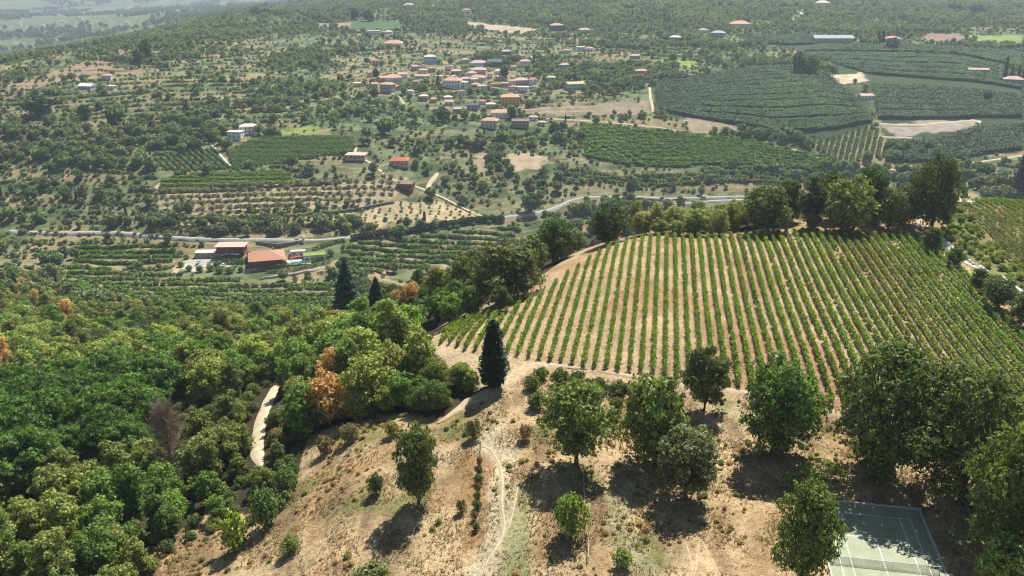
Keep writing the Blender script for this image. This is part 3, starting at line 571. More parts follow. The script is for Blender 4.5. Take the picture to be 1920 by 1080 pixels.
for i in range(16):
    bx = 1180 + 225 * (i + .5) / 16 + random.uniform(-8, 8)
    place(random.choice(['dome0', 'dome1', 'dome2', 'broad0']), bx, 448, random.uniform(34, 60), random.uniform(398, 426), random.choice([(.21,.23,.10),(.18,.21,.08),(.24,.24,.12),(.15,.185,.07)]), 'broadleaf_tree', 'grey-green bushy tree in the belt behind the vineyard, %s from the pine' % nth(i), 'tree', 'tree belt behind the vineyard', back=random.uniform(4, 22))
for i, (bx, wpx, ty, bk) in enumerate([(1415,60,372,10),(1475,60,352,12),(1555,70,338,14),(1620,66,332,16),(1695,60,360,8)]):
    place('dome%d' % (i % 3), bx, 434, wpx * 1.2, ty, (.065,.09,.032), 'knoll_tree', 'dark tree at the back of the knoll grove, %s from the left' % nth(i), 'tree', 'trees at the back of the knoll grove', back=bk)
SHR = [(1068,1004,58,925,(.13,.185,.05),'round light green shrub beside the wooden rail'),(440,1030,62,958,(.20,.25,.055),'yellow-green rounded shrub standing alone on the dry grass'),(500,985,66,915,(.085,.13,.05),'grey-green bush at the edge of the wood'),
 (706,925,34,888,(.06,.09,.03),'small dark bush left of the lone oak'),(888,822,38,785,(.13,.13,.065),'grey dry bush in the upper dry slope'),(733,818,34,790,(.2,.2,.06),'yellowish bush behind the lone oak'),(655,830,44,795,(.14,.13,.07),'grey-brown bush at the foot of the wood'),
 (610,850,40,815,(.17,.14,.08),'dry brown bush among dead branches'),(1165,1062,44,1030,(.15,.19,.06),'low green weed bush right of the rail'),(545,1035,42,1005,(.16,.19,.075),'sprawling pale weed on the lower dry slope'),(700,1095,80,1060,(.12,.14,.06),'low bush at the bottom edge of the slope'),
 (1480,915,40,890,(.13,.17,.05),'weed bush beside the trimmed hedge'),(985,825,30,795,(.2,.14,.08),'reddish dry bush left of the trunked oak'),(865,960,24,935,(.15,.13,.06),'dry bush by the old stake row'),(1000,730,40,705,(.09,.12,.04),'bush at the bend of the dirt track'),
 (1155,775,34,745,(.10,.13,.04),'bush on the terrace bank'),(1005,765,46,735,(.09,.12,.045),'dark bush on the bank left of the trunked oak')]
for i, (bx, by, wpx, ty, t, lb) in enumerate(SHR): place('shrub%d' % (i % 3), bx, by, wpx, ty, t, 'shrub', lb, 'shrub')
for i, (bx, by, wpx, ty) in enumerate([(1015,712,36,690),(1050,722,44,692),(1085,730,46,698),(1120,738,40,708),(1160,742,44,715),(1195,750,40,722)]):
    place('shrub%d' % (i % 3), bx, by, wpx, ty, (.075,.105,.035), 'shrub', 'green bush in the bank below the vineyard track, %s from the track bend' % nth(i), 'shrub', 'bushes on the vineyard bank')
WOOD = []
def scatter(pxs, sp, jit=.45, W=None):
    W = poly(pxs) if W is None else W; lo, hi = W.min(0), W.max(0)
    gx, gy = np.meshgrid(np.arange(lo[0], hi[0], sp), np.arange(lo[1], hi[1], sp * .87)); gx[1::2] += sp / 2
    gx = gx.ravel() + RNG.uniform(-jit, jit, gx.size) * sp; gy = gy.ravel() + RNG.uniform(-jit, jit, gy.size) * sp
    m = inside(W, gx, gy); return gx[m], gy[m]
def wood(pxs, sp, kinds, s0, s1, tints, region, pad=1.0):
    x, y = scatter(pxs, sp); ok = off_roads(x, y, pad)
    for X, Y, R_ in TAKEN: ok &= np.hypot(x - X, y - Y) > R_ * .75
    ok &= ~inside(VW, x, y); pth = [(p_[0], p_[1]) for p_ in ((325,790),(305,830),(345,830),(325,860),(818,648),(830,635),(845,625),(860,650),(870,612),(885,635),(905,600),(930,600),(950,590),(980,575),(1010,560),(870,665),(900,670),(940,740),(905,750),(880,770),(522,722),(512,735),(502,755),(495,775),(488,795),(484,815),(482,835),(484,855),(489,872))]
    for a, b_ in zip(x[ok], y[ok]):
        q = vnoise(a / 16, b_ / 16, 8) * .75 + RNG.random() * .25; t = tints[min(len(tints) - 1, int(max(0, (q - .12) / .72) * len(tints)))]
        kd = kinds[RNG.integers(len(kinds))]; ss = s0 + (s1 - s0) * RNG.random() ** 1.3; zz_ = float(tz(a, b_)); X0, Y0, zc_ = proj(a, b_, zz_); Y1 = proj(a, b_, zz_ + ss * PROTO[kd]['H'])[1]; rp = ss * PROTO[kd]['R'] * F / zc_ * .62
        if any(abs(X0 - u_) < rp and Y1 - 2 < v_ < Y0 for u_, v_ in pth): continue
        if 'orange' in t[1] and RNG.random() < .5: t = tints[1]
        WOOD.append((kd, a, b_, ss, np.array(t[0]) * RNG.uniform(.8, 1.2), t[1], region))
wood([(-120,770),(150,752),(330,745),(355,840),(180,905),(-120,960)], 7.4, ['chestnut0','chestnut1','chestnut2'], .68, 1.05, [(CHE,'lush green'),((.052,.10,.024),'deep green')], 'in the dense wood')
wood([(245,700),(400,684),(425,712),(300,735)], 7.0, ['chestnut0','chestnut1'], .7, .9, [(CHE,'lush green')], 'in the clump above the dense wood')
wood([(-120,610),(300,604),(600,622),(770,628),(795,665),(880,700),(890,735),(820,770),(700,772),(590,800),(545,850),(528,745),(480,705),(440,760),(350,742),(150,748),(-120,765)], 5.7, ['broad0','broad1','dome0','tall0','tall1','dome1','oak1'], .5, 1.1,
     [((.075,.105,.035),'dark green'),(MIDG,'mid green'),((.12,.19,.045),'fresh green'),(YEL,'yellow-green'),((.19,.235,.068),'bright yellow-green'),((.16,.165,.06),'olive green'),((.10,.125,.04),'dull green'),((.30,.19,.085),'orange-brown')], 'in the mixed wood above the path')
wood([(-120,960),(180,910),(350,850),(440,775),(472,765),(470,870),(500,905),(545,920),(520,965),(470,985),(390,1000),(320,1030),(270,1075),(230,1150),(-120,1230)], 5.6, ['broad0','dome1','broad2','dome2','tall1'], .4, .95,
     [((.07,.105,.035),'dark green'),(MIDG,'mid green'),((.16,.19,.06),'pale green'),((.12,.14,.05),'olive green')], 'in the lower left wood')
wood([(505,770),(545,800),(560,880),(550,930),(505,890),(500,800)], 4.5, ['broad0','tall1','broad2'], .25, .5, [((.07,.10,.035),'dark green'),((.09,.12,.05),'grey-green')], 'between path and dry slope', .6)
wood([(680,612),(790,625),(880,606),(950,598),(905,560),(800,560),(690,585)], 6.5, ['broad0','broad1','tall0'], .55, .85, [(MIDG,'mid green'),((.075,.10,.035),'dark green'),((.28,.18,.09),'orange-brown')], 'between spruces and vineyard')
wood([(-120,600),(440,598),(620,614),(630,600),(300,592),(100,577),(60,540),(-120,520)], 8.5, ['broad0','broad1','tall0','oak0'], .6, .95, [((.07,.10,.035),'dark green'),(MIDG,'mid green'),((.15,.16,.055),'olive green'),((.33,.25,.12),'pale orange')], 'on the far rim')
wood([(535,815),(600,798),(700,785),(830,778),(905,735),(880,700),(760,735),(640,760),(545,790)], 4.0, ['broad0','broad1','broad2','shrub0','shrub1'], .32, .62, [((.09,.13,.04),'dark green'),((.16,.19,.05),'olive green'),((.2,.22,.06),'pale green')], 'along the top of the dry slope', .4)
ug = []
for q_, sp_ in (([(-120,610),(300,604),(600,622),(770,628),(795,665),(880,700),(900,735),(820,778),(700,785),(590,805),(545,860),(555,925),(520,965),(470,985),(390,1000),(320,1030),(230,1150),(-120,1230)], 3.2),):
    gx_, gy_ = scatter(q_, sp_); mk = off_roads(gx_, gy_, .6) & ~inside(VW, gx_, gy_); gx_, gy_ = gx_[mk], gy_[mk]; kk = len(gx_); UGK = ['shrub0','shrub1','shrub2']
    stuff('undergrowth', UGK, np.c_[gx_, gy_, tz(gx_, gy_)], RNG.uniform(.3, .95, kk), RNG.integers(0, 3, kk), np.array([(.09,.13,.04), (.14,.17,.055), (.07,.10,.035), (.18,.15,.07)])[RNG.choice(4, kk, p=[.35, .25, .3, .1])], 'dense green undergrowth on the floor of the woods', 'undergrowth'); print('undergrowth', kk)
def okey(w_): return -w_[3] * PROTO[w_[0]]['R'] / w_[2] * (1 if abs(proj(w_[1], w_[2], float(tz(w_[1], w_[2])) + 6)[0] - 960) < 980 else .0)
WOOD.sort(key=okey); NI = 225
cnt = {}
for kd, x, y, s, t, cn, rg in sorted(WOOD[:NI], key=lambda w_: w_[1] / w_[2]):
    i = cnt.get((cn, rg), 0); cnt[cn, rg] = i + 1
    tree(kd, x, y, s, t, 'broadleaf_tree', '%s tree %s, %s of these from the left' % (cn, rg, nth(i)), 'tree', 'trees ' + rg)
NEARK = ['dome0','dome1','dome2','oak0','oak1','broad0','broad1','broad2','tall0','tall1','chestnut0','chestnut1','chestnut2','mid0','mid1','mid2']
rest = WOOD[NI:]; print('wood', len(WOOD), 'individual', NI)
stuff('woodland', NEARK, [(w_[1], w_[2], float(tz(w_[1], w_[2]))) for w_ in rest], [w_[3] for w_ in rest], [NEARK.index(w_[0]) if w_[0] in NEARK else 0 for w_ in rest], np.array([w_[4] for w_ in rest]), 'mixed green woodland filling the valley side behind the nearer trees', 'woodland')

# ------------------------------------------------------------------ olive groves and orchard rows
def rows(W, ang, sp, step, jit=.15):
    d = np.array([math.sin(ang), math.cos(ang)]); nn = np.array([d[1], -d[0]]); pr = W @ nn; out = []
    for o in np.arange(pr.min() + sp / 2, pr.max(), sp):
        for t0, t1 in clip(W, nn * o, d):
            t = np.arange(t0 + step * .4, t1, step)
            if len(t): out.append(nn * o + t[:, None] * d + RNG.uniform(-jit, jit, (len(t), 2)) * step)
    return np.concatenate(out) if out else np.zeros((0, 2))
OL = [(p, 'grey-green olive tree in the terraced grove above the valley road', 1.15) for p in rows(FW['olive'], R(84), 9.0, 6.6)] + [(p, 'young olive tree in the pale plot beside the climbing track', .6) for p in rows(FW['young'], R(75), 8.0, 7.5)]
OL = [q for q in OL if RNG.random() < .93]; OL.sort(key=lambda q: q[0][1]); cnt = {}
print('olives', len(OL))
for p, lb, s in OL[:290]:
    cnt[lb] = cnt.get(lb, 0) + 1; gr = lb.replace('tree', 'trees', 1); lb = lb + ', %s from the road' % nth(cnt[lb] - 1)
    tree('olive%d' % RNG.integers(2), p[0], p[1], s * RNG.uniform(.8, 1.2), np.array((.155,.165,.095)) * RNG.uniform(.85, 1.15), 'olive_tree', lb, 'olive tree', gr)
FARK = ['far0','far1','far2','farbush0','farbush1','pillar0','mid0','mid1','mid2']
def plants(name, pts, s0, s1, kinds, tint, label, cat, var=.18, zs=None):
    pts = np.asarray(pts); k = len(pts)
    if not k: return
    stuff(name, FARK, np.c_[pts, tz(pts[:, 0], pts[:, 1])], RNG.uniform(s0, s1, k), RNG.choice([FARK.index(q) for q in kinds], k), np.array(tint) * RNG.uniform(1 - var, 1 + var, (k, 1)), label, cat, zs)
if len(OL) > 290: plants('olive_grove', [q[0] for q in OL[290:]], .5, .65, ['far0','far1'], (.155,.165,.095), 'remaining grey-green olive trees of the terraced grove', 'olive grove')
plants('vine_plot', rows(FW['vblock'], R(4), 3.2, 1.5), .62, .82, ['farbush0','farbush1'], (.085,.14,.045), 'dense green vine plot below the white farmhouse', 'vine plot')
plants('vine_plot', rows(FW['vcurve'], R(-38), 4.6, 1.5), .6, .8, ['farbush0','farbush1'], (.085,.13,.05), 'vine plot of wide slanting rows beside the dense plot', 'vine plot')
plants('vine_plot', rows(FW['vgreen'], R(86), 3.4, 1.5), .6, .85, ['farbush0','farbush1'], (.13,.19,.045), 'bright green vine plot above the olive grove', 'vine plot')
plants('orchard_plot', rows(FW['tanrow'], R(87), 9, 5), 1.0, 1.5, ['farbush0','farbush1'], (.11,.16,.045), 'rows of small green fruit trees on tan terraces', 'orchard')
plants('orchard_plot', rows(FW['green'], R(100), 4.4, 1.7), .7, 1.3, ['farbush0','farbush1'], (.105,.175,.04), 'bright green orchard along the farm road', 'orchard')
plants('vine_plot', rows(FW['vsoil'], R(24), 5.0, 1.5), .8, 1.15, ['farbush0','farbush1'], (.075,.115,.045), 'vine plot with bare soil between its rows beside the gravel pit', 'vine plot')
plants('orchard_plot', rows(FW['strip'], R(94), 7.5, 2.6, .45), .7, 1.5, ['farbush0','farbush1'], (.10,.14,.055), 'bushy orchard strips between the bright orchard and the valley road', 'orchard')
# terraces of fruit bushes below and around the hotel
for nm, px, ang, sp, lb in [('orchard_plot', FIELDS['hterr'], 88, 11, 'green orchard terraces below the hotel'), ('orchard_plot', FIELDS['hterr3'], 88, 8, 'bright orchard terraces left of the hotel'), ('orchard_plot', FIELDS['hterr2'], 84, 9, 'dark orchard terraces right of the hotel')]:
    plants(nm, rows(poly(px), R(ang), sp + 1, 1.5, .5), .55, 1.15, ['farbush0','farbush1'], (.105,.165,.04), lb, 'orchard', .25)

# the dark netted orchards on the right: raised bands of foliage along the contours
ORCH = leafmat('orchard_leaf', .1, .75, 1.25, .2, .1)
def net(name):
    m, N, L, b = mat(name); geo = N.new('ShaderNodeNewGeometry'); p_ = geo.outputs['Position']
    c = ramp(N, L, noise(N, L, .5, 7, p_, .75), [(.3, (.03, .058, .022)), (.5, (.045, .083, .031)), (.72, (.066, .11, .042))])
    c = mul(N, L, c, ramp(N, L, noise(N, L, .03, 3, p_), [(.35, g3(.75)), (.65, g3(1.25))]))
    L.new(c, b.inputs['Base Color']); b.inputs['Roughness'].default_value = .9; b.inputs['Specular IOR Level'].default_value = .05
    return m
NET = net('orchard_canopy')
def bands(top, bot, nb, gap, label, h=2.6, group=None):
    T = smooth_path(top, 8); B = smooth_path(bot, 8); k = 90
    def rs(C): s = np.r_[0, np.cumsum(np.hypot(*np.diff(C, axis=0).T))]; q = np.linspace(0, s[-1], k); return np.c_[np.interp(q, s, C[:, 0]), np.interp(q, s, C[:, 1])]
    T, B = rs(T), rs(B)
    for i in range(nb):
        q0, q1 = i / nb, (i + 1 - gap * RNG.uniform(.6, 1.5)) / nb; qs = np.r_[0, .04, np.linspace(.12, .9, 9), .965, 1]; V = []
        for j_, qq in enumerate(qs):
            q = q0 + (q1 - q0) * qq; p = T * (1 - q) + B * q; zz_ = tz(p[:, 0], p[:, 1]); edge_ = j_ in (0, len(qs) - 1)
            V.append(np.c_[p, zz_ + (h * (.75 + .5 * vnoise(p[:, 0] / 5, p[:, 1] / 5, 4) + .25 * (j_ % 2)) if not edge_ else -1.0)])
        V = np.stack(V, 1); r_, c_ = V.shape[:2]; V[0, :, 2] -= h + 1; V[-1, :, 2] -= h + 1; base = V.reshape(-1, 3).mean(0); ii = np.arange(r_ * c_).reshape(r_, c_); Fq = np.stack([ii[:-1, :-1], ii[1:, :-1], ii[1:, 1:], ii[:-1, 1:]], -1).reshape(-1, 4)
        tri = np.r_[Fq[:, [0, 1, 2]], Fq[:, [0, 2, 3]]]; n_ = 2600; a_ = RNG.integers(1, r_ - 1, n_); b2_ = RNG.integers(1, c_ - 1, n_); cc = V[a_, b2_] + np.c_[RNG.normal(0, 2.2, (n_, 2)), RNG.uniform(.0, .5, n_)]; cc[:, 2] = np.maximum(cc[:, 2], tz(cc[:, 0], cc[:, 1]) + .5)
        Vc, Fc = cards(cc, RNG.normal(size=(n_, 3)) * .5 + [0, 0, 1], 1.1, RNG, 1.2); V = V.reshape(-1, 3)
        o = link(bpy.data.objects.new('orchard_band', mesh_np('orchard_band', np.r_[V, Vc] - base, np.r_[tri, Fc + len(V)], [NET, ORCH], np.r_[np.zeros(len(tri)), np.ones(len(Fc))]))); o.location = base; o['tint'] = [.056 * RNG.uniform(.85, 1.15), .092 * RNG.uniform(.9, 1.1), .028]
        tag(o, label % nth(i), 'orchard band', group or 'dark orchard bands')
bands([(1228,158),(1330,142),(1500,124),(1545,140)], [(1228,208),(1380,236),(1500,252),(1640,232)], 11, .14, 'dark green orchard band on the broad right slope, %s from its top')
bands([(1500,102),(1640,102),(1785,107),(1918,138)], [(1632,140),(1740,150),(1840,158),(1918,170)], 5, .14, 'dark orchard band above the sand scar, %s from the farmhouse trees')
bands([(1632,162),(1740,166),(1840,172),(1918,184)], [(1645,226),(1740,226),(1840,222),(1918,222)], 6, .14, 'dark orchard band between the sand scar and the gravel pit, %s from the scar')
bands([(1660,268),(1760,264),(1835,242),(1918,236)], [(1690,306),(1760,304),(1840,292),(1918,282)], 4, .14, 'dark orchard band below the gravel pit, %s from the pit')
bands([(1395,69),(1460,68),(1522,66)], [(1410,80),(1470,86),(1530,84)], 2, .1, 'dark far orchard band left of the long greenhouse, %s from the ridge')
bands([(1600,84),(1700,88),(1830,88),(1918,90)], [(1500,99),(1640,99),(1790,104),(1918,130)], 3, .08, 'dark orchard band under the far farmhouse, %s from the house')
# ------------------------------------------------------------------ houses
GLASS = plain('dark_window', (.05, .06, .07), .25, .2, 2, .5); WOODD = plain('brown_door', (.16, .09, .05), .8); 
WALLC = dict(white=(.84,.82,.77), cream=(.70,.62,.50), grey=(.42,.42,.42), ochre=(.58,.40,.16), blue=(.28,.42,.62), pink=(.58,.40,.33), dark=(.16,.15,.15), red=(.24,.10,.075), stone=(.40,.36,.30), teal=(.45,.56,.58), green=(.3,.38,.25))
ROOFC = dict(terra=(.44,.22,.14), orange=(.54,.33,.215), pinkr=(.52,.37,.31), brownr=(.28,.20,.16), slate=(.12,.12,.14), pale=(.60,.52,.44), yellow=(.60,.47,.24), redr=(.50,.13,.08), white=(.72,.7,.66), greyr=(.40,.40,.41), sedum=(.2,.27,.07))
def wmat(k): return plain('wall_' + k, WALLC[k], .9, .1, .5)
def rmat(k): return plain('roof_' + k, ROOFC[k], .85, .22, 1.2)
def roof_mb(w_, d_, z0, rise, kind, ov=.6):
    m = MB(); a, b_ = w_ / 2 + ov, d_ / 2 + ov; t = .22
    if kind == 'flat': return m.box(-a, a, -b_, b_, z0, z0 + .35)
    m.box(-a, a, -b_, b_, z0 - .02, z0 + t); z1 = z0 + t + .003
    if w_ >= d_:
        r0 = a - (b_ * .85 if kind == 'hip' else 0); A_, B_, C_, D_ = (-a, -b_, z1), (a, -b_, z1), (a, b_, z1), (-a, b_, z1); E_, F_ = (-r0, 0, z1 + rise), (r0, 0, z1 + rise)
        m.face(A_, B_, F_, E_).face(C_, D_, E_, F_).face(B_, C_, F_).face(D_, A_, E_)
    else:
        r0 = b_ - (a * .85 if kind == 'hip' else 0); A_, B_, C_, D_ = (-a, -b_, z1), (a, -b_, z1), (a, b_, z1), (-a, b_, z1); E_, F_ = (0, -r0, z1 + rise), (0, r0, z1 + rise)
        m.face(A_, B_, E_).face(C_, D_, F_).face(B_, C_, F_, E_).face(D_, A_, E_, F_)
    return m
HP = []
def house(label, bx, by, wpx, hpx, wall='white', roof='orange', kind='hip', deep=.75, rot=None, win=3, storeys=None, parts=True, name='house', cat='house', group=None, hm=None, ov=.35):
    x, y, z = un(bx, by); zc = y * CP - (z - CZ) * SP; W_ = max(4, wpx * zc / F); h = hm or max(2.8, hpx * zc / F); D_ = max(4, W_ * deep)
    y += D_ / 2; z = float(tz(x, y)); rot = random.uniform(-.35, .35) if rot is None else rot
    zf = min(float(tz(x + a * W_ / 2, y + b_ * D_ / 2)) for a in (-1, 1) for b_ in (-1, 1)); e = empty(name, (x, y, z), rot)
    MB().box(-W_ / 2, W_ / 2, -D_ / 2, D_ / 2, min(zf - z, 0) - 1.5, h).build('wall', wmat(wall), e)
    rf = roof_mb(W_, D_, h, .2 * min(W_, D_), kind, ov).build('roof', rmat(roof), e)
    if parts:
        if kind != 'flat': MB().box(-.4, .4, -.35, .35, h, h + .2 * min(W_, D_) + 1.0).build('chimney', wmat('pink'), rf).location = (W_ * .22, D_ * .12, 0)
        st = storeys or max(1, int(round(h / 3.0))); nw = max(2, min(6, int(W_ / 3.2)))
        for s in range(st):
            for i in range(nw):
                xx = -W_ / 2 + W_ * (i + .5) / nw; z0 = h * s / st
                if s == 0 and i == nw // 2: MB().box(xx - .5, xx + .5, -D_ / 2 - .06, -D_ / 2 + .02, 0, 2.1).build('door', WOODD, e); continue
                wn = MB().box(xx - .55, xx + .55, -D_ / 2 - .05, -D_ / 2 + .02, z0 + .95, z0 + 2.2).build('window', GLASS, e)
            for sx in (-1, 1):
                MB().box(sx * W_ / 2 - .05, sx * W_ / 2 + .05, -.55, .55, h * s / st + .95, h * s / st + 2.2).build('window', GLASS, e)
    TAKEN.append((x, y, W_ / 2)); HP.append((x, y, W_ / 2 + 1.5, D_ / 2)); return tag(e, label, cat, group)
VG = 'houses of the hillside village'
for a in [
 ('white village house with two orange roofs beside the dark tree',735,154,33,7,'white','orange'),('tall pale grey house with orange roof at the lower left of the village',726,175,24,15,'grey','orange'),('small tan hut at the far left of the village',670,163,13,6,'cream','pale'),
 ('white house with grey roof set above the village on its left',806,120,22,11,'teal','pale'),('small orange-roofed cottage above the village centre',872,119,15,6,'cream','orange'),('long house with pink roof above the village centre',896,125,30,5,'white','pinkr'),('dark grey house right of the long pink roof',929,124,28,6,'dark','slate','gable'),
 ('dark house with tan roof highest above the village',949,103,18,6,'dark','pinkr'),('white house with pink roof beside the bright lane',985,127,20,11,'white','pinkr'),('tan-orange house in the upper left village cluster',792,140,16,8,'cream','orange'),('small orange house at the top of the left cluster',808,135,15,5,'pink','terra'),('long low house with pale orange roof in the left cluster',792,148,28,5,'cream','orange','gable',.5),
 ('large white house with orange roof in the village centre',848,166,34,12,'white','orange'),('pink house joined right of the large white house',873,158,18,8,'pink','pinkr'),('pink-roofed house above the large white house',855,141,19,6,'stone','pinkr'),('blue-grey house with tan roof in the upper village',897,140,28,7,'grey','pinkr'),('pair-roofed orange house right of the village centre',896,154,28,8,'cream','orange'),
 ('grey-white house at the lower edge of the village centre',904,171,17,9,'white','greyr'),('small white house left of the pink roofs on the right',960,159,14,6,'white','orange'),('house with long pinkish roof right of the village centre',978,158,26,6,'pink','pinkr'),('cream house at the right end of the pinkish roofs',999,160,15,8,'white','terra'),('white flat-roofed modern house below the pinkish roofs',981,173,20,9,'white','white','flat'),
 ('bright blue house with yellow roof at the right of the village',1033,156,17,8,'blue','yellow'),('wide pale blue house with tan roof right of the bright blue house',1078,168,34,10,'teal','yellow','gable',.5),('pink house with orange roof standing alone right of the village',1203,145,22,9,'pink','orange'),('large ochre-yellow house below the village',956,198,34,15,'ochre','orange','hip'),
 ('house with dark slate roof left of the ochre house',888,207,22,9,'grey','slate','gable'),('white house with orange roof between the slate and ochre houses',904,196,14,6,'white','terra'),('beige-roofed house touching the ochre house',920,204,18,8,'cream','pale'),('small grey-white barn left of the slate-roofed house',857,213,15,8,'stone','greyr','gable'),
 ('house with bright orange roof below the ochre house',938,221,34,8,'white','orange'),('tan house with orange-pink roof, lowest of the village on the left',919,241,31,12,'cream','orange'),('brown-roofed stone house right of the lowest tan house',976,240,32,11,'stone','brownr','gable',.5),('small shed with yellow tile roof right of the brown-roofed house',1016,236,14,4,'cream','yellow'),('white shed cluster roof behind the brown-roofed house',1000,226,16,5,'white','pinkr'),
 ('orange-roofed dark house on the upper slope beside the pale field',1044,58,24,9,'dark','orange'),('long pink-roofed house right of the upper orange roof',1097,63,22,6,'pink','pinkr'),('white block house on the upper right slope',1089,96,15,7,'white','white','flat'),('orange-roofed house right of the white block',1105,97,15,6,'white','orange'),('small pink-roofed hut left of the white block',1063,100,14,4,'cream','pinkr'),
 ('pink-roofed house standing in green scrub above the lone pink house',1191,111,17,6,'green','pinkr'),('pale house among dark trees on the upper right',1267,80,22,9,'stone','pale'),('orange-roofed house near the far right lane',1320,62,17,5,'white','orange'),('grey house group right of the far orange roof',1348,70,25,7,'grey','greyr'),('wide orange-roofed house on the far right ridge',1390,53,36,7,'cream','orange'),
 ('pink-roofed house on the skyline at the left',767,15,20,5,'white','pinkr'),('orange-roofed house on the skyline right of the pink one',808,18,17,5,'white','orange'),('orange-roofed house at the top of the long pale field',874,25,18,5,'white','terra'),('wide orange-roofed house below the skyline fields',737,88,36,6,'white','orange'),('white flat house under the green skyline plot',701,65,23,6,'white','greyr','flat'),('small white house beside the flat white house',728,64,14,4,'white','pale'),
 ('small orange-roofed house on the left terraces',199,149,18,6,'white','orange'),('white greenhouse hut on the left terraces',160,168,26,6,'teal','white','gable'),('white hut with dark openings right of the greenhouse hut',208,168,16,5,'white','pale','flat'),
 ('farmhouse with bright red roof above the climbing track',749,314,34,8,'pink','redr'),('dark red house with brown roof below the red-roofed farmhouse',760,358,30,9,'red','brownr','gable'),('low pink flat-roofed barn left of the red-roofed farmhouse',667,301,38,4,'pink','pinkr','flat'),
 ('orange-roofed far farmhouse behind the two cypresses',1676,80,28,6,'cream','orange'),('pink-roofed long house in the right hills',1836,138,36,6,'stone','pinkr','gable',.4),('tan-roofed house at the right edge by the tall cypress',1905,160,34,9,'grey','pinkr'),('pale pinkish shed in the right orchards',1625,187,28,6,'white','pinkr','gable',.5),
 ('white farmhouse with flat wing above the dense vine plot',440,262,26,11,'white','white','flat'),('white farmhouse with grey roof behind the flat wing',463,252,30,12,'white','pale'),('stone house at the far right of the skyline lane',1545,10,26,4,'white','pale')]:
    house(*a, group=VG if 640 < a[1] < 1100 and a[2] > 90 else None)
VIL = [(o.location.x, o.location.y) for o in bpy.data.objects if o.get('group') == VG]; EX = []
for i in range(400):
    bx, by = random.gauss(860, 95), random.gauss(152, 22); x, y, z = un(bx, by)
    if 660 < bx < 1060 and 112 < by < 236 and all(math.hypot(x - a, (y - b2) * .5) > 9 for a, b2 in VIL) and len(EX) < 34: VIL.append((x, y)); EX.append((bx, by))
for i, (bx, by) in enumerate(sorted(EX)):
    wl, rf = random.choice(['white', 'white', 'cream', 'stone', 'grey', 'pink']), random.choice(['orange', 'pinkr', 'terra', 'pale', 'brownr', 'orange'])
    house('small %s house among the village lanes, %s from the left of such small houses' % ({'stone': 'stone', 'pink': 'pink'}.get(wl, wl), nth(i)), bx, by, random.uniform(9, 17), random.uniform(5, 9), wl, rf, random.choice(['hip', 'gable']), random.uniform(.6, 1.1), random.uniform(-.6, .6), group=VG)
house('long blue-grey greenhouse on the far slope', 1564, 80, 74, 7, 'grey', 'greyr', 'gable', .35, 0, parts=False, name='greenhouse', cat='greenhouse')
FV = []
for i in range(34):
    bx = random.uniform(0, 150) if i > 8 else random.uniform(150, 330); by = random.uniform(30, 72) if i > 8 else random.uniform(20, 50)
    FV.append((bx, by))
for i, (bx, by) in enumerate(sorted(FV)):
    house('tiny pale house in the hazy far left valley, %s from the left' % nth(i), bx, by, random.uniform(4, 8), random.uniform(2, 3.4), random.choice(['white', 'cream', 'white']), random.choice(['orange', 'pale', 'pinkr']), parts=False, group='houses of the hazy far village')

# ------------------------------------------------------------------ trees and scrub over the far hills
ND = 360000; dd_ = np.sqrt(RNG.uniform(440 ** 2, 2700 ** 2, ND)); uu_ = RNG.uniform(-.62, .62, ND); x, y = uu_ * dd_, dd_
z = tz(x, y); vis = (z + 6 - CZ) / y > np.array([-.9])  # all
iu = np.clip(np.searchsorted(UR, uu_) - 1, 0, len(UR) - 2); jd = np.clip(np.searchsorted(DR, y) - 1, 0, len(DR) - 2)
vis = (z + 8 - CZ) / y > TT[jd, iu] - .001
ok = vis & off_roads(x, y, 3)
for k in FW:
    if k not in ('lefty', 'leftz', 'strip', 'road_tri'): ok &= ~inside(FW[k], x, y)
for X_, Y_, w_, d_ in HP:
    t_ = (x * X_ + y * Y_) / math.hypot(X_, Y_) - math.hypot(X_, Y_); l_ = np.abs(x * Y_ - y * X_) / math.hypot(X_, Y_); ok &= ~((l_ < w_) & (t_ < d_ + 2) & (t_ > -d_ - 22))
HOTEL = poly([(325,492),(370,462),(430,444),(640,440),(640,470),(625,508),(500,530),(340,512)]); ok &= ~inside(HOTEL, x, y)
fr0 = TERR_FR[jd, iu]; jl, jh = np.clip(jd - 3, 0, len(DR) - 1), np.clip(jd + 3, 0, len(DR) - 1); sl_ = (ZZ[jh, iu] - ZZ[jl, iu]) / (DR[jh] - DR[jl]); dy_ = (RNG.normal(.70, .06, ND) - fr0) / np.where(np.abs(sl_) < .004, .004, sl_); snap = (TERR_M[jd, iu] > .5) & (np.abs(dy_) < 14) & (RNG.random(ND) < .7)
y = np.where(snap, y + dy_, y); x = np.where(snap, uu_ * y, x); z = tz(x, y)
cl = fbm(x / 80, (z + 2.2 * fbm(x / 70, y / 70, 12)) / 4.5, 51) * .7 + fbm(x / 70, y / 70, 51) * .3; cl2 = fbm(x / 260, y / 260, 52); fr_ = TERR_FR[jd, iu]; tmv = TERR_M[jd, iu]
leftwood = (uu_ < -.22) & (y < 1000); rwood = inside(poly([(870,34),(1000,2),(1380,6),(1460,30),(1300,70),(1100,60)]), x, y)
pr = np.clip((cl - .33) * 3.0, .16, 1) * (.75 + .5 * cl2) + leftwood * .35 + rwood * .5
pr = np.where(tmv > .5, pr * np.where(snap, 1.25, .4), pr)
for k in ('lefty', 'leftz', 'strip', 'road_tri'): pr = np.where(inside(FW[k], x, y), pr * (.35 if 'left' in k else 1.3), pr)
ok &= RNG.random(ND) < pr * np.where(y < 900, 1.0, .9)
x, y, z, cl, cl2, snap = x[ok], y[ok], z[ok], cl[ok], cl2[ok], snap[ok]; k = len(x); print('far plants', k)
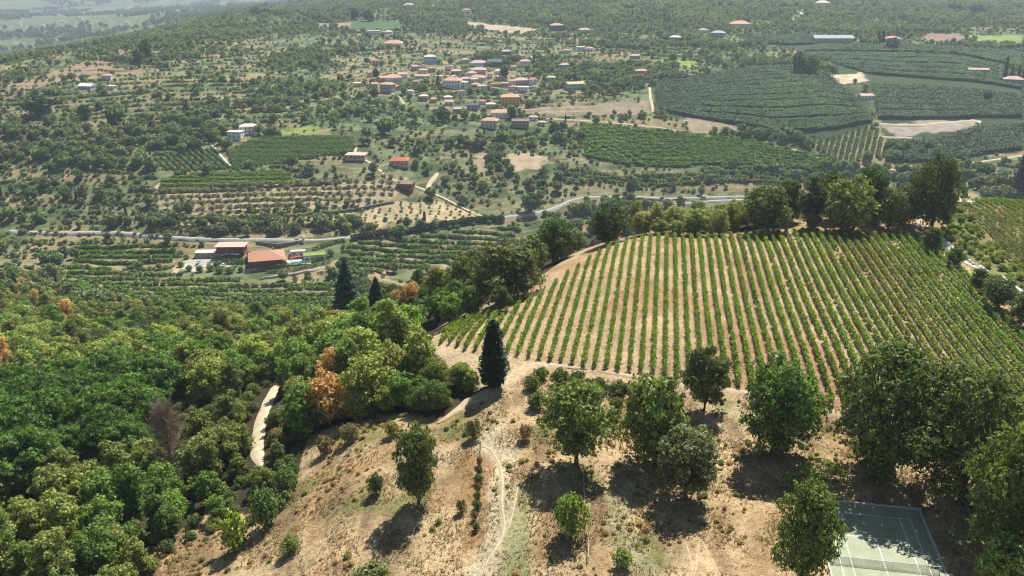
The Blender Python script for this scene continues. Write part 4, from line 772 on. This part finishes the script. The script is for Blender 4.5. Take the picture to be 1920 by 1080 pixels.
big = (RNG.random(k) < np.where(snap, .03, .14) + .38 * (cl > .56)); ki = np.where(big, RNG.choice([0, 1, 2], k), RNG.choice([3, 4], k)); midk = big & (y < 800); ki = np.where(midk, RNG.choice([6, 7, 8], k), ki)
pil = RNG.random(k) < .0012; ki = np.where(pil, 5, ki)
sc = np.where(big, RNG.uniform(.45, 1.15, k), RNG.uniform(.35, 1.2, k)); sc = np.where(pil, RNG.uniform(.7, 1.1, k), sc) * (1 + .25 * (y > 1500))
pal = np.array([(.078,.112,.058), (.095,.138,.062), (.112,.155,.07), (.135,.162,.10), (.15,.18,.078), (.06,.09,.046)]); ti = np.clip((vnoise(x / 35, y / 35, 61) * .6 + RNG.random(k) * .4) * 6, 0, 5.99).astype(int); tn = pal[ti] * RNG.uniform(.8, 1.2, (k, 1)); tn[pil] = (.04, .06, .035)
for nm, m, lb in [('scrubland', y < 780, 'green trees and scrub covering the near side of the valley hills'), ('scrubland', (y >= 780) & (y < 1300), 'trees and bushes on the terraces around the village'), ('woodland', y >= 1300, 'hazy woods and scrub on the far ridges')]:
    stuff(nm, FARK, np.c_[x, y, z][m], sc[m], ki[m], tn[m], lb, 'woodland')
nf = 26000; df = np.sqrt(RNG.uniform(2700 ** 2, 7000 ** 2, nf)); uf = RNG.uniform(-.62, .62, nf); xf = uf * df; mf = fbm(xf / 190, df / 330, 29) > .485; xf, df = xf[mf], df[mf]; kf = len(xf)
stuff('woodland', FARK, np.c_[xf, df, tz(xf, df)], RNG.uniform(1.2, 2.6, kf), RNG.choice([0, 1, 2], kf), np.array((.075, .105, .045)) * RNG.uniform(.7, 1.3, (kf, 1)), 'blue hazy woods on the distant hills', 'woodland')
# clumps of taller trees one can pick out on the slopes
for i, (bx, by, wpx, ty, kd, t, lb) in enumerate([(75,215,70,178,'mid0',(.045,.065,.03),'dark round tree clump on the left slope'),(215,232,44,200,'mid1',(.05,.075,.03),'dark tree above the left valley wood'),(160,222,30,195,'mid2',(.04,.06,.035),'dark tree left of the pale farm terraces'),(830,228,36,200,'mid0',(.05,.085,.03),'large green tree below the village'),
 (720,252,40,222,'mid1',(.055,.09,.03),'round green tree in the terraces below the village'),(1185,368,30,335,'mid2',(.05,.085,.03),'round tree above the valley road'),(1495,140,30,95,'mid1',(.05,.075,.04),'tall tree at the corner of the dark orchards'),(1520,142,34,105,'mid0',(.055,.08,.04),'second tall tree at the corner of the dark orchards'),(1510,140,26,112,'mid2',(.05,.075,.035),'bushy tree between the two tall orchard-corner trees'),
 (1672,92,34,70,'mid0',(.045,.065,.04),'dark tree in front of the far farmhouse'),(1850,190,20,168,'mid1',(.05,.07,.04),'dark tree standing in the right orchards'),(1470,20,20,2,'mid2',(.06,.085,.05),'ridge tree by the bright far road'),(480,30,24,12,'mid0',(.05,.075,.045),'dark tree on the left skyline ridge'),(500,28,20,14,'mid1',(.05,.075,.045),'second dark tree on the left skyline ridge'),
 (665,38,22,14,'mid2',(.045,.065,.04),'dark tall tree on the skyline above the green plot'),(690,40,26,18,'mid0',(.05,.07,.045),'dark wide tree on the skyline above the green plot'),(1790,25,30,4,'mid1',(.05,.07,.045),'dark tree on the right skyline'),(1830,26,34,6,'mid2',(.05,.07,.045),'broad dark tree on the right skyline'),
 (275,112,26,72,'mid0',(.05,.07,.035),'dark tree beside the brown terraces'),(262,128,22,90,'mid1',(.045,.065,.035),'second dark tree beside the brown terraces'),(705,148,16,128,'mid2',(.035,.055,.03),'dark tree among the left village houses'),(945,148,20,122,'mid1',(.04,.065,.04),'dark green tree between village houses'),(960,222,22,200,'mid0',(.045,.07,.035),'dark tree beside the ochre house')]):
    place(kd, bx, by, wpx, ty, t, 'hillside_tree', lb)
for bx, by, ty, lb in [(1655,79,57,'slender cypress left of the far farmhouse'),(1646,80,58,'second slender cypress left of the far farmhouse'),(1883,150,108,'tall dark cypress beside the house at the right edge'),(1908,152,122,'shorter cypress at the right edge'),(1895,152,126,'short cypress between the two at the right edge')]:
    place('pillar0', bx, by, 9, ty, (.03,.045,.03), 'cypress_tree', lb)
# ------------------------------------------------------------------ the hotel by the road
def world(px, py): return Vector(un(px, py))
house('low pale pavilion at the left end of the hotel', 385, 484, 38, 9, 'stone', 'pale', 'flat', .5, .05, name='pavilion', cat='pavilion', hm=3.2)
hb = house('dark red hotel building with pale flat roof and balcony', 432, 481, 50, 15, 'red', 'pinkr', 'flat', .55, .03, name='hotel_building', cat='hotel', hm=6.4, ov=1.2)
e = house('main hotel building with large terracotta hip roof and dark red walls', 494, 501, 58, 16, 'red', 'terra', 'hip', .95, .28, name='hotel_building', cat='hotel', hm=4.6, ov=1.8)
g = house('white hotel wing with green planted roof beside the pool', 588, 489, 38, 9, 'white', 'sedum', 'flat', .5, .25, name='hotel_wing', cat='hotel', hm=3.6)
house('small white poolside lodge behind the pool', 558, 482, 26, 5, 'white', 'greyr', 'flat', .4, .2, name='pool_lodge', cat='lodge', hm=3.0)
WATER, N_, L_, b_ = mat('pool_water'); b_.inputs['Base Color'].default_value = (.16, .52, .66, 1); b_.inputs['Roughness'].default_value = .12; L_.new(ramp(N_, L_, noise(N_, L_, .6, 3, N_.new('ShaderNodeNewGeometry').outputs['Position']), [(.3, (.12, .46, .62)), (.7, (.22, .60, .72))]), b_.inputs['Base Color'])
px_, py_, pz_ = un(557, 496); pe = empty('swimming_pool', (px_, py_ + 3, pz_ + .5), .22); tag(pe, 'turquoise swimming pool on a pale deck beside the hotel', 'swimming pool')
MB().box(-8.5, 8.5, -5, 5, -2.5, .3).build('deck', CONC, pe); MB().box(-5.2, 5.2, -2.6, 2.6, .0, .34).build('water', WATER, pe)
k_ = MB()
for a in ((-5.5, 5.5, -2.9, -2.6), (-5.5, 5.5, 2.6, 2.9), (-5.5, -5.2, -2.6, 2.6), (5.2, 5.5, -2.6, 2.6)): k_.box(*a, .0, .42)
k_.build('coping', plain('white_coping', (.72, .71, .68), .7, .06), pe)
for i, (bx, by, wpx, ty) in enumerate(sorted([(355,508,16,497),(375,510,18,498),(395,508,18,496),(412,512,20,499),(432,512,20,500),(452,510,18,499),(350,486,14,477),(470,500,12,491),(468,482,14,470),(535,497,12,488),(620,480,18,466),(340,500,16,490)])): place('dome%d' % (i % 3), bx, by, wpx, ty, (.10,.16,.04) if i % 2 else (.13,.18,.05), 'garden_tree', 'small green garden tree in the hotel grounds, %s from the left' % nth(i), 'tree', 'garden trees of the hotel')
UMB = {c: plain('canvas_' + c, v, .9, .08) for c, v in (('white', (.78, .77, .74)), ('red', (.5, .1, .1)))}
def parasol(px, py, r, c, label):
    x, y, z = un(px, py); e = empty('parasol', (x, y, z)); m = MB(); k = 8
    for i in range(k):
        a, b2 = 2 * math.pi * i / k, 2 * math.pi * (i + 1) / k; m.face((math.cos(a) * r, math.sin(a) * r, 2.3), (math.cos(b2) * r, math.sin(b2) * r, 2.3), (0, 0, 3.0))
    m.build('canopy', UMB[c], e); MB().tube([(0, 0, -1), (0, 0, 2.95)], .04, 6).build('pole', plain('grey_metal', (.35, .35, .36), .5), e); tag(e, label, 'parasol', 'hotel parasols')
for i, (a, b2) in enumerate([(410,483),(418,484),(426,482),(437,482),(445,483)]): parasol(a, b2, 2.0, 'white', 'white parasol on the hotel terrace, %s from the left' % nth(i))
for i, (a, b2) in enumerate([(547,489),(554,488),(561,487)]): parasol(a, b2, 1.5, 'red', 'red parasol behind the swimming pool, %s from the left' % nth(i))
HEDGE = leafmat('hedge_leaf', .25, .6, 1.5)
def hedge(px, w_, h, tint, label, name='hedge', dens=14, size=.5, cat='hedge', W=None):
    C = smooth_path(px, 2.0); rng = np.random.default_rng(len(label)); s = np.r_[0, np.cumsum(np.hypot(*np.diff(C, axis=0).T))]; k = int(s[-1] * dens * (w_ + 2 * h) / 3)
    q = rng.random(k) * s[-1]; p = np.c_[np.interp(q, s, C[:, 0]), np.interp(q, s, C[:, 1])]; T = np.gradient(C, axis=0); T /= np.linalg.norm(T, axis=1, keepdims=True); tx = np.interp(q, s, T[:, 0]); ty = np.interp(q, s, T[:, 1])
    a = rng.uniform(-1, 1, k) * (math.pi / 2 + .2); lat = np.clip(np.sin(a) * 1.25, -1, 1) * w_ / 2; hh = np.clip(np.cos(a) * 1.3, .05, 1) * h * (.85 + .3 * vnoise(q / 2, q * 0, 3))
    c_ = np.c_[p[:, 0] - ty * lat, p[:, 1] + tx * lat, tz(p[:, 0], p[:, 1]) + hh]; nor = np.c_[-ty * np.sin(a), tx * np.sin(a), np.cos(a)] + rng.normal(size=(k, 3)) * .5
    V, Fc = cards(c_, nor, size, rng, 1.3); base = np.array([*C[0], float(tz(*C[0]))])
    o = link(bpy.data.objects.new(name, mesh_np(name, V - base, Fc, HEDGE))); o.location = base; o['tint'] = list(tint); return tag(o, label, cat)
hedge([(497,505),(540,500),(580,494),(618,483)], 2.6, 2.0, (.10,.17,.04), 'upper curved hedge below the swimming pool', size=.7, dens=9)
hedge([(500,512),(545,507),(590,500),(618,492)], 2.4, 1.8, (.10,.17,.04), 'lower curved hedge above the pale retaining wall', size=.7, dens=9)
hedge([(588,470),(620,460),(645,452)], 3, 2.2, (.06,.10,.03), 'dark hedge behind the white hotel wing', size=.8, dens=8)
hedge([(660,452),(740,441),(820,428),(890,417),(945,414)], 4.5, 4.0, (.045,.07,.025), 'long dark hedge along the lower side of the valley road', size=1.0, dens=14)  # added leaf strip, its dark tint stands in for the embankment's shade
hedge([(400,500),(430,494),(460,494)], 4, 2.6, (.08,.15,.03), 'bushy hedge in front of the hotel terrace', size=.8, dens=9)
hedge([(1500,910),(1512,897),(1540,890),(1568,898),(1572,910)], 2.3, 2.4, (.23,.33,.05), 'bright green clipped hedge at the corner of the tennis court', size=.22, dens=70)
def wall(px, w_, h, m, label, name='retaining_wall', cat='wall', step=3):
    C = smooth_path(px, step); T = np.gradient(C, axis=0); T /= np.linalg.norm(T, axis=1, keepdims=True); Nn = np.c_[-T[:, 1], T[:, 0]] * w_ / 2; zb = tz(C[:, 0], C[:, 1]); V = []
    hh = h * (.9 + .2 * vnoise(np.arange(len(C)) * .8, np.zeros(len(C)), 2))
    for q, zz_ in ((C + Nn, zb - 1.5), (C + Nn, zb + hh), (C - Nn, zb + hh), (C - Nn, zb - 1.5)): V.append(np.c_[q, zz_])
    V = np.stack(V, 1); k = len(C); base = V[0, 0].copy(); ii = np.arange(k * 4).reshape(k, 4); Fq = np.stack([ii[:-1, :-1], ii[:-1, 1:], ii[1:, 1:], ii[1:, :-1]], -1).reshape(-1, 4); Fq = np.r_[Fq, ii[:1, ::-1], ii[-1:]]
    o = link(bpy.data.objects.new(name, mesh_np(name, V.reshape(-1, 3) - base, Fq, m))); o.location = base; return tag(o, label, cat)
PALEW = plain('pale_stone', (.50, .47, .40), .9, .25, 1.5, .1, .4); DARKW = plain('grey_stone', (.24, .21, .17), .95, .35, 1.2, .1, .4)
wall([(488,524),(530,519),(580,510),(616,500)], .6, 1.3, PALEW, 'pale retaining wall below the two curved hedges')
wall([(480,458),(520,462),(566,456)], .6, 2.2, DARKW, 'grey retaining wall under the lawn above the hotel'); wall([(255,356),(300,359),(430,356),(550,350),(660,338)], 1.0, 1.8, DARKW, 'dark dry stone wall above the olive grove', cat='wall'); wall([(340,412),(450,408),(560,404),(660,396),(740,380)], 1.0, 1.6, DARKW, 'dry stone terrace wall under the olive grove')
hedge([(300,436),(380,434),(470,434),(560,437)], 5, 3.5, (.07,.08,.035), 'dark scrubby hedge on the bank behind the hotel road', size=.9, dens=5)
x, y, z = un(569, 455); te = empty('bell_tower', (x, y, z), .2); tag(te, 'small white bell tower by the road above the hotel', 'tower'); WH = wmat('white')
MB().box(-.9, .9, -.9, .9, -1, 3.2).build('shaft', WH, te); m_ = MB()
for sx in (-1, 1):
    for sy in (-1, 1): m_.box(sx * .7 - .18, sx * .7 + .18, sy * .7 - .18, sy * .7 + .18, 3.2, 4.6)
m_.build('belfry', WH, te); MB().face((-1, -1, 4.6), (1, -1, 4.6), (0, 0, 5.8)).face((1, -1, 4.6), (1, 1, 4.6), (0, 0, 5.8)).face((1, 1, 4.6), (-1, 1, 4.6), (0, 0, 5.8)).face((-1, 1, 4.6), (-1, -1, 4.6), (0, 0, 5.8)).face((-1, -1, 4.6), (-1, 1, 4.6), (1, 1, 4.6), (1, -1, 4.6)).build('roof', WH, te)
TYRE = plain('tyre', (.02, .02, .02), .9); 
def car(px, py, col, rz, label, group=None, van=False):
    x, y, z = un(px, py); e = empty('parked_car', (x, y, z + .2), rz); m = MB(); pm = plain('car_paint_%s' % col, dict(red=(.5, .04, .03), white=(.75, .75, .75), grey=(.3, .31, .33), dark=(.04, .045, .06), blue=(.08, .14, .3))[col], .3, .05, 1, .6)
    H_ = 2.0 if van else 1.0; prof = [(-2.1, .3), (-2.1, .85), (-1.2, H_ - .05), (2.0, H_), (2.1, .8), (2.1, .3)]; k = len(prof)
    m.v = [(a, s * .86, b2) for s in (-1, 1) for a, b2 in prof]; m.f = [tuple(range(k - 1, -1, -1)), tuple(range(k, 2 * k))] + [(i, (i + 1) % k, k + (i + 1) % k, k + i) for i in range(k)]; m.build('body', pm, e)
    cb = [(-1.15, .96), (-.55, 1.45), (1.1, 1.45), (1.85, .98)] if not van else [(-1.95, 1.0), (-1.3, 1.9), (-1.1, 1.9), (-1.1, 1.0)]; m = MB(); k = len(cb); m.v = [(a, s * (.76 if not van else .88), b2 + .01) for s in (-1, 1) for a, b2 in cb]; m.f = [tuple(range(k - 1, -1, -1)), tuple(range(k, 2 * k))] + [(i, (i + 1) % k, k + (i + 1) % k, k + i) for i in range(k)]; m.build('windows', GLASS, e)
    if not van: MB().box(-.5, 1.05, -.7, .7, 1.462, 1.50).build('roof', pm, e)
    for sx in (-1.3, 1.3):
        for sy in (-.8, .8): MB().tube([(sx, sy - .1, .3), (sx, sy + .1, .3)], .32, 12).build('wheel', TYRE, e)
    tag(e, label, 'car', group)
car(1095, 391, 'red', .2, 'red car on the bend of the valley road'); car(1318, 371, 'white', 0, 'white van on the valley road near the knoll', van=True); car(555, 452, 'grey', .1, 'grey car on the road above the hotel')
for i, (a, b2, c, lb) in enumerate([(372,493,'white','white car leftmost on the hotel parking'),(392,496,'grey','grey car on the hotel parking beside the white one'),(405,498,'dark','dark car in the middle of the hotel parking'),(418,499,'white','white car in the middle of the hotel parking'),(440,503,'blue','blue car right of the hotel parking hedge'),(478,506,'white','white car below the main hotel building')]): car(a, b2, c, 1.3, lb, 'cars on the hotel parking')
LAMPM = plain('lamp_metal', (.42, .43, .44), .5, .1)
for a, b2, lb in [(373,447,'street lamp on the road left of the hotel'),(1060,377,'street lamp at the bend of the valley road'),(1115,374,'street lamp after the bend of the valley road'),(1204,372,'street lamp above the tree belt')]:
    x, y, z = un(a, b2); e = empty('street_lamp', (x, y, z)); MB().tube([(0, 0, -1), (0, 0, 4), (0, 0, 8)], [.1, .08, .05], 6).build('pole', LAMPM, e); MB().tube([(0, 0, 7.95), (.8, 0, 8.3), (1.5, 0, 8.35)], .04, 5).build('arm', LAMPM, e); MB().box(1.3, 1.9, -.14, .14, 8.28, 8.42).build('lamp_head', LAMPM, e); tag(e, lb, 'street lamp')

# ------------------------------------------------------------------ the tennis court
ce = empty('tennis_court', (CX, CY, 0), CYAW); ce['kind'] = 'structure'; tag(ce, 'grey-green tennis court with white lines', 'tennis court')
CRT, N_, L_, b_ = mat('court_paint'); ps = N_.new('ShaderNodeNewGeometry').outputs['Position']
c_ = ramp(N_, L_, noise(N_, L_, .35, 6, ps, .65), [(.3, (.23, .25, .15)), (.5, (.28, .31, .19)), (.72, (.36, .38, .25))]); c_ = mul(N_, L_, c_, ramp(N_, L_, noise(N_, L_, 4, 5, ps), [(.3, g3(.86)), (.7, g3(1.1))])); L_.new(c_, b_.inputs['Base Color']); b_.inputs['Roughness'].default_value = .75
MB().box(-1.4, 12.6, -36, 2.6, -.6, .10).build('court_surface', CRT, ce)
LINE = plain('white_line', (.70, .71, .68), .8, .15, 3)
for a in ((0, .1, -23.77, 0), (10.87, 10.97, -23.77, 0), (1.37, 1.47, -23.77, -.1), (9.5, 9.6, -23.77, -.1), (.1, 10.87, -.1, 0), (1.47, 9.5, -5.55, -5.45), (5.43, 5.53, -18.3, -5.55), (1.47, 9.5, -18.4, -18.3)):
    MB().box(a[0], a[1], a[2], a[3], .06, .106).build('line', LINE, ce)
ne = empty('tennis_net', (CX + math.cos(CYAW) * 5.485 + math.sin(CYAW) * 11.885, CY + math.sin(CYAW) * 5.485 - math.cos(CYAW) * 11.885, .1), CYAW); tag(ne, 'dark tennis net between two pale posts across the court', 'tennis net')
NETM = plain('net_cord', (.03, .03, .03), .9); m = MB()
for i in range(65): xx = -6.4 + 12.8 * i / 64; m.box(xx - .008, xx + .008, -.006, .006, .05, .93)
for i in range(9): zz_ = .06 + .1 * i; m.box(-6.4, 6.4, -.0095, .0095, zz_ - .008, zz_ + .008)
m.build('mesh', NETM, ne)['kind'] = 'stuff'; MB().box(-6.4, 6.4, -.02, .02, .935, 1.0).build('band', LINE, ne)
for sx in (-6.4, 6.4): MB().tube([(sx, 0, -.02), (sx, 0, 1.07)], .06, 8).build('post', plain('pale_post', (.6, .6, .57), .6), ne)
kb = MB().box(-1.9, 13.1, 2.6, 2.85, -.5, .32).build('kerb', CONC, ce); MB().box(-1.65, -1.4, -36, 2.6, -.5, .25).build('kerb', CONC, ce); MB().box(12.6, 12.85, -36, 2.6, -.5, .25).build('kerb', CONC, ce)

# ------------------------------------------------------------------ fences, bank, walls near by
WOODP = plain('pale_rail', (.45, .38, .28), .9, .25, 4)
def fence(px, label, name, hp, step, rails, m, r=.05):
    C = smooth_path(px, .5); s = np.r_[0, np.cumsum(np.hypot(*np.diff(C, axis=0).T))]; t = np.arange(0, s[-1], step); p = np.c_[np.interp(t, s, C[:, 0]), np.interp(t, s, C[:, 1])]; zz_ = tz(p[:, 0], p[:, 1]); b0 = np.array([*p[0], zz_[0]]); e = empty(name, b0)
    pm = MB().tube([(0, 0, -.4), (0, 0, hp)], [r * 1.2, r], 6).mesh('post', m)
    for q, zq in zip(p, zz_):
        o = link(bpy.data.objects.new('post', pm), e); o.location = (q[0] - b0[0], q[1] - b0[1], zq - b0[2]); o.rotation_euler = (random.uniform(-.06, .06), random.uniform(-.06, .06), 0)
    for h, rr, mm in rails:
        for (q0, z0), (q1, z1) in zip(zip(p[:-1], zz_[:-1]), zip(p[1:], zz_[1:])):
            MB().tube([(q0[0] - b0[0], q0[1] - b0[1], z0 + h - b0[2]), (q1[0] - b0[0], q1[1] - b0[1], z1 + h - b0[2])], rr, 5).build('rail' if rr > .03 else 'wire', mm, e)
    return tag(e, label, 'fence')
fence([(1094,888),(1095,930),(1098,985),(1104,1040),(1096,1079)], 'pale weathered wooden rail fence running down the dry slope', 'rail_fence', .9, 2.4, [(.82, .06, WOODP)], WOODP, .06)
fence([(900,846),(899,880),(897,920),(894,962)], 'row of old dark stakes with wire on the dry slope', 'stake_fence', 1.3, 2.2, [(1.0, .012, NETM)], plain('dark_stake', (.07, .05, .035), .95), .08)
for i, (a, b2) in enumerate([(899,872),(898,890),(897,905),(897,922),(895,938),(894,955),(890,975),(892,995)]): place('shrub%d' % (i % 3), a, b2, 12 + i % 3 * 5, b2 - 16, (.09,.12,.04) if i % 3 else (.16,.12,.06), 'shrub', 'weed clump growing in the old stake row, %s from its top' % nth(i), 'shrub', 'weeds along the stake row')
# the white stone bank at the right of the vineyard: blocks one can tell apart
ribbon('dirt_track', [(1752,438),(1780,462),(1800,480),(1822,495),(1856,512)], 2.6, plain('white_gravel', (.66, .63, .57), .95, .15, 1.5, .1, .3), 'white gravel track beside the small vineyard', step=1.5)
WST = plain('white_stone', (.72, .70, .66), .9, .2, 2, .1, .4); C = smooth_path([(1758,443),(1780,462),(1800,480),(1822,495),(1852,510)], .9); b0 = np.array([*C[0], float(tz(*C[0]))]); se = empty('stone_bank', b0); tag(se, 'white sunlit stone bank beside the small vineyard', 'stone wall')
def block(rng):
    m = MB().box(-.5, .5, -.4, .4, -.4, .4); m.v = [tuple(np.array(v) * rng.uniform(.75, 1.15, 3)) for v in m.v]; return m.mesh('block', WST)
blocks = [block(np.random.default_rng(i)) for i in range(6)]
for i, p in enumerate(C):
    for j in range(2):
        if len(se.children) > 280: break
        q = p + RNG.normal(0, .15, 2) + np.array([0, j * .45]); o = link(bpy.data.objects.new('block', blocks[RNG.integers(6)]), se); o.location = (q[0] - b0[0], q[1] - b0[1], float(tz(*q)) - b0[2] + .1 + j * .3); o.rotation_euler = RNG.normal(0, .4, 3); o.scale = RNG.uniform(.4, .95, 3)
wall([(1878,528),(1900,545),(1922,560)], .8, 1.2, WST, 'short white wall at the right edge below the stone bank', 'stone_wall'); wall([(-20,1066),(40,1056),(80,1058),(112,1064)], .8, 2.2, plain('tan_stone', (.40, .30, .19), .95, .3, 2, .1, .4), 'tan earth wall in the lower left corner', 'earth_wall', step=.6)
wall([(1100,722),(1170,734),(1240,742)], .6, 1.0, DARKW, 'dark stone wall in the bank below the vineyard track', 'terrace_wall', step=1)

# ------------------------------------------------------------------ dry grass and weeds on the near slope
gx, gy = RNG.uniform(-75, 75, 90000), RNG.uniform(84, 172, 90000); m = (inside(DRYW, gx, gy) | ((gy < 112) & (gx / gy > -.28))) & off_roads(gx, gy, .2)
lc = np.array([(CX - 1.6 * math.cos(CYAW)), CY]); rel = np.c_[gx - CX, gy - CY]; cxx = rel @ [math.cos(CYAW), math.sin(CYAW)]; cyy = rel @ [-math.sin(CYAW), math.cos(CYAW)]
m &= ~((cxx > -2) & (cxx < 13.4) & (cyy < 3.2)); m &= fbm(gx / 4, gy / 4, 71) + RNG.random(len(gx)) * .25 > .60; gx, gy = gx[m], gy[m]; k = len(gx)
hgt = RNG.uniform(.12, .36, k) * (.6 + fbm(gx / 7, gy / 7, 72)); nb = 5; th = RNG.uniform(0, 6.28, (k, nb)); ln = hgt[:, None] * RNG.uniform(.7, 1.2, (k, nb)); zg = tz(gx, gy)
bx_ = gx[:, None] + np.cos(th) * .06; by_ = gy[:, None] + np.sin(th) * .06; wv = .05 + .04 * RNG.random((k, nb))
V = np.stack([np.stack([bx_ - np.sin(th) * wv, by_ + np.cos(th) * wv, np.repeat(zg[:, None] - .03, nb, 1)], -1), np.stack([bx_ + np.sin(th) * wv, by_ - np.cos(th) * wv, np.repeat(zg[:, None] - .03, nb, 1)], -1), np.stack([bx_ + np.cos(th) * ln * .6, by_ + np.sin(th) * ln * .6, zg[:, None] + ln], -1)], 2).reshape(-1, 3)
GR, N_, L_, b_ = mat('dry_grass'); ps = N_.new('ShaderNodeNewGeometry'); c_ = ramp(N_, L_, ps.outputs['Random Per Island'], [(0, (.36, .24, .11)), (.5, (.52, .38, .2)), (1, (.64, .52, .32))]); mx = N_.new('ShaderNodeMix'); mx.data_type = 'RGBA'
L_.new(ramp(N_, L_, noise(N_, L_, .14, 4, ps.outputs['Position']), [(.55, g3(0)), (.68, g3(.8))]), mx.inputs[0]); L_.new(c_, mx.inputs[6]); mx.inputs[7].default_value = (.17, .20, .06, 1); L_.new(mx.outputs[2], b_.inputs['Base Color']); b_.inputs['Roughness'].default_value = .8; tr_ = N_.new('ShaderNodeBsdfTranslucent'); L_.new(mx.outputs[2], tr_.inputs[0]); ms_ = N_.new('ShaderNodeMixShader'); ms_.inputs[0].default_value = .5; L_.new(b_.outputs[0], ms_.inputs[1]); L_.new(tr_.outputs[0], ms_.inputs[2]); L_.new(ms_.outputs[0], N_['Material Output'].inputs[0])
tag(link(bpy.data.objects.new('dry_grass', mesh_np('dry_grass', V, np.arange(len(V)).reshape(-1, 3), GR))), 'tufts of dry grass and weeds over the near slope', 'grass', kind='stuff'); print('tufts', k)
BRK = ['shrub0','shrub1','shrub2']; nb_ = 9000; bx_, by_ = RNG.uniform(-70, 70, nb_), RNG.uniform(86, 172, nb_); rel = np.c_[bx_ - CX, by_ - CY]; cxx = rel @ [math.cos(CYAW), math.sin(CYAW)]; cyy = rel @ [-math.sin(CYAW), math.cos(CYAW)]
m = (inside(DRYW, bx_, by_) | ((by_ < 112) & (bx_ / by_ > -.28))) & off_roads(bx_, by_, .5) & ~((cxx > -3) & (cxx < 14) & (cyy < 4)) & (fbm(bx_ / 7, by_ / 7, 81) + RNG.random(nb_) * .2 > .62) & ~inside(VW, bx_, by_)
bx_, by_ = bx_[m], by_[m]; kb_ = len(bx_); pk = np.array([(.26,.19,.10), (.34,.27,.15), (.17,.19,.07), (.22,.16,.09), (.12,.16,.05)])
stuff('dry_brush', BRK, np.c_[bx_, by_, tz(bx_, by_) - .1], RNG.uniform(.06, .3, kb_) * (.6 + .6 * RNG.random(kb_)), RNG.integers(0, 3, kb_), pk[RNG.choice(5, kb_, p=[.3, .28, .16, .16, .1])], 'low dry brush and weeds dotted over the near slope', 'undergrowth'); print('brush', kb_)
qx, qy = scatter(None, 2.4, W=FW['rbank']); mm = ~inside(FW['rvine'], qx, qy) & off_roads(qx, qy, .5); qx, qy = qx[mm], qy[mm]; kq = len(qx)
stuff('undergrowth', BRK, np.c_[qx, qy, tz(qx, qy)], RNG.uniform(.2, .75, kq), RNG.integers(0, 3, kq), np.array([(.17,.22,.06), (.24,.23,.09), (.12,.16,.05)])[RNG.integers(0, 3, kq)], 'green scrub between the white bank and the small vineyard', 'undergrowth')
# dead branches on the cleared slope left of the lone oak
for i, (a, b2, r_) in enumerate([(700,842,.4),(640,868,1.2),(612,842,2.0),(668,905,.2),(655,850,.9)]):
    x, y, z = un(a, b2); m = MB().tube([(-1.4, 0, .1), (0, .2, .25), (1.6, 0, .2)], [.09, .07, .02], 5).tube([(0, .2, .25), (.7, .9, .5)], [.05, .02], 4).tube([(.4, .15, .25), (.9, -.6, .6)], [.05, .015], 4).tube([(-.6, .1, .18), (-.2, -.7, .35)], [.04, .015], 4)
    o = m.build('fallen_branch', plain('bleached_wood', (.42, .36, .28), .95, .2, 4)); o.location = (x, y, z); o.rotation_euler = (0, 0, r_); tag(o, 'bleached fallen branch on the cleared ground, %s from the lone oak' % nth(i), 'branch', 'fallen branches')
# ------------------------------------------------------------------ the air
hm = bpy.data.materials.new('haze'); hm.use_nodes = True; N, L = hm.node_tree.nodes, hm.node_tree.links; N.clear(); out = N.new('ShaderNodeOutputMaterial'); pv = N.new('ShaderNodeVolumePrincipled')
pv.inputs['Color'].default_value = (.74, .86, 1, 1); pv.inputs['Density'].default_value = HAZE; pv.inputs['Anisotropy'].default_value = .25; L.new(pv.outputs[0], out.inputs['Volume'])
hz_ = MB().box(-17000, 17000, -200, 14600, float(Z.min()) - 2, max(float(Z.max()), CZ) + 30).build('haze', hm); tag(hz_, 'thin pale blue summer haze over the valley', 'haze', kind='stuff')
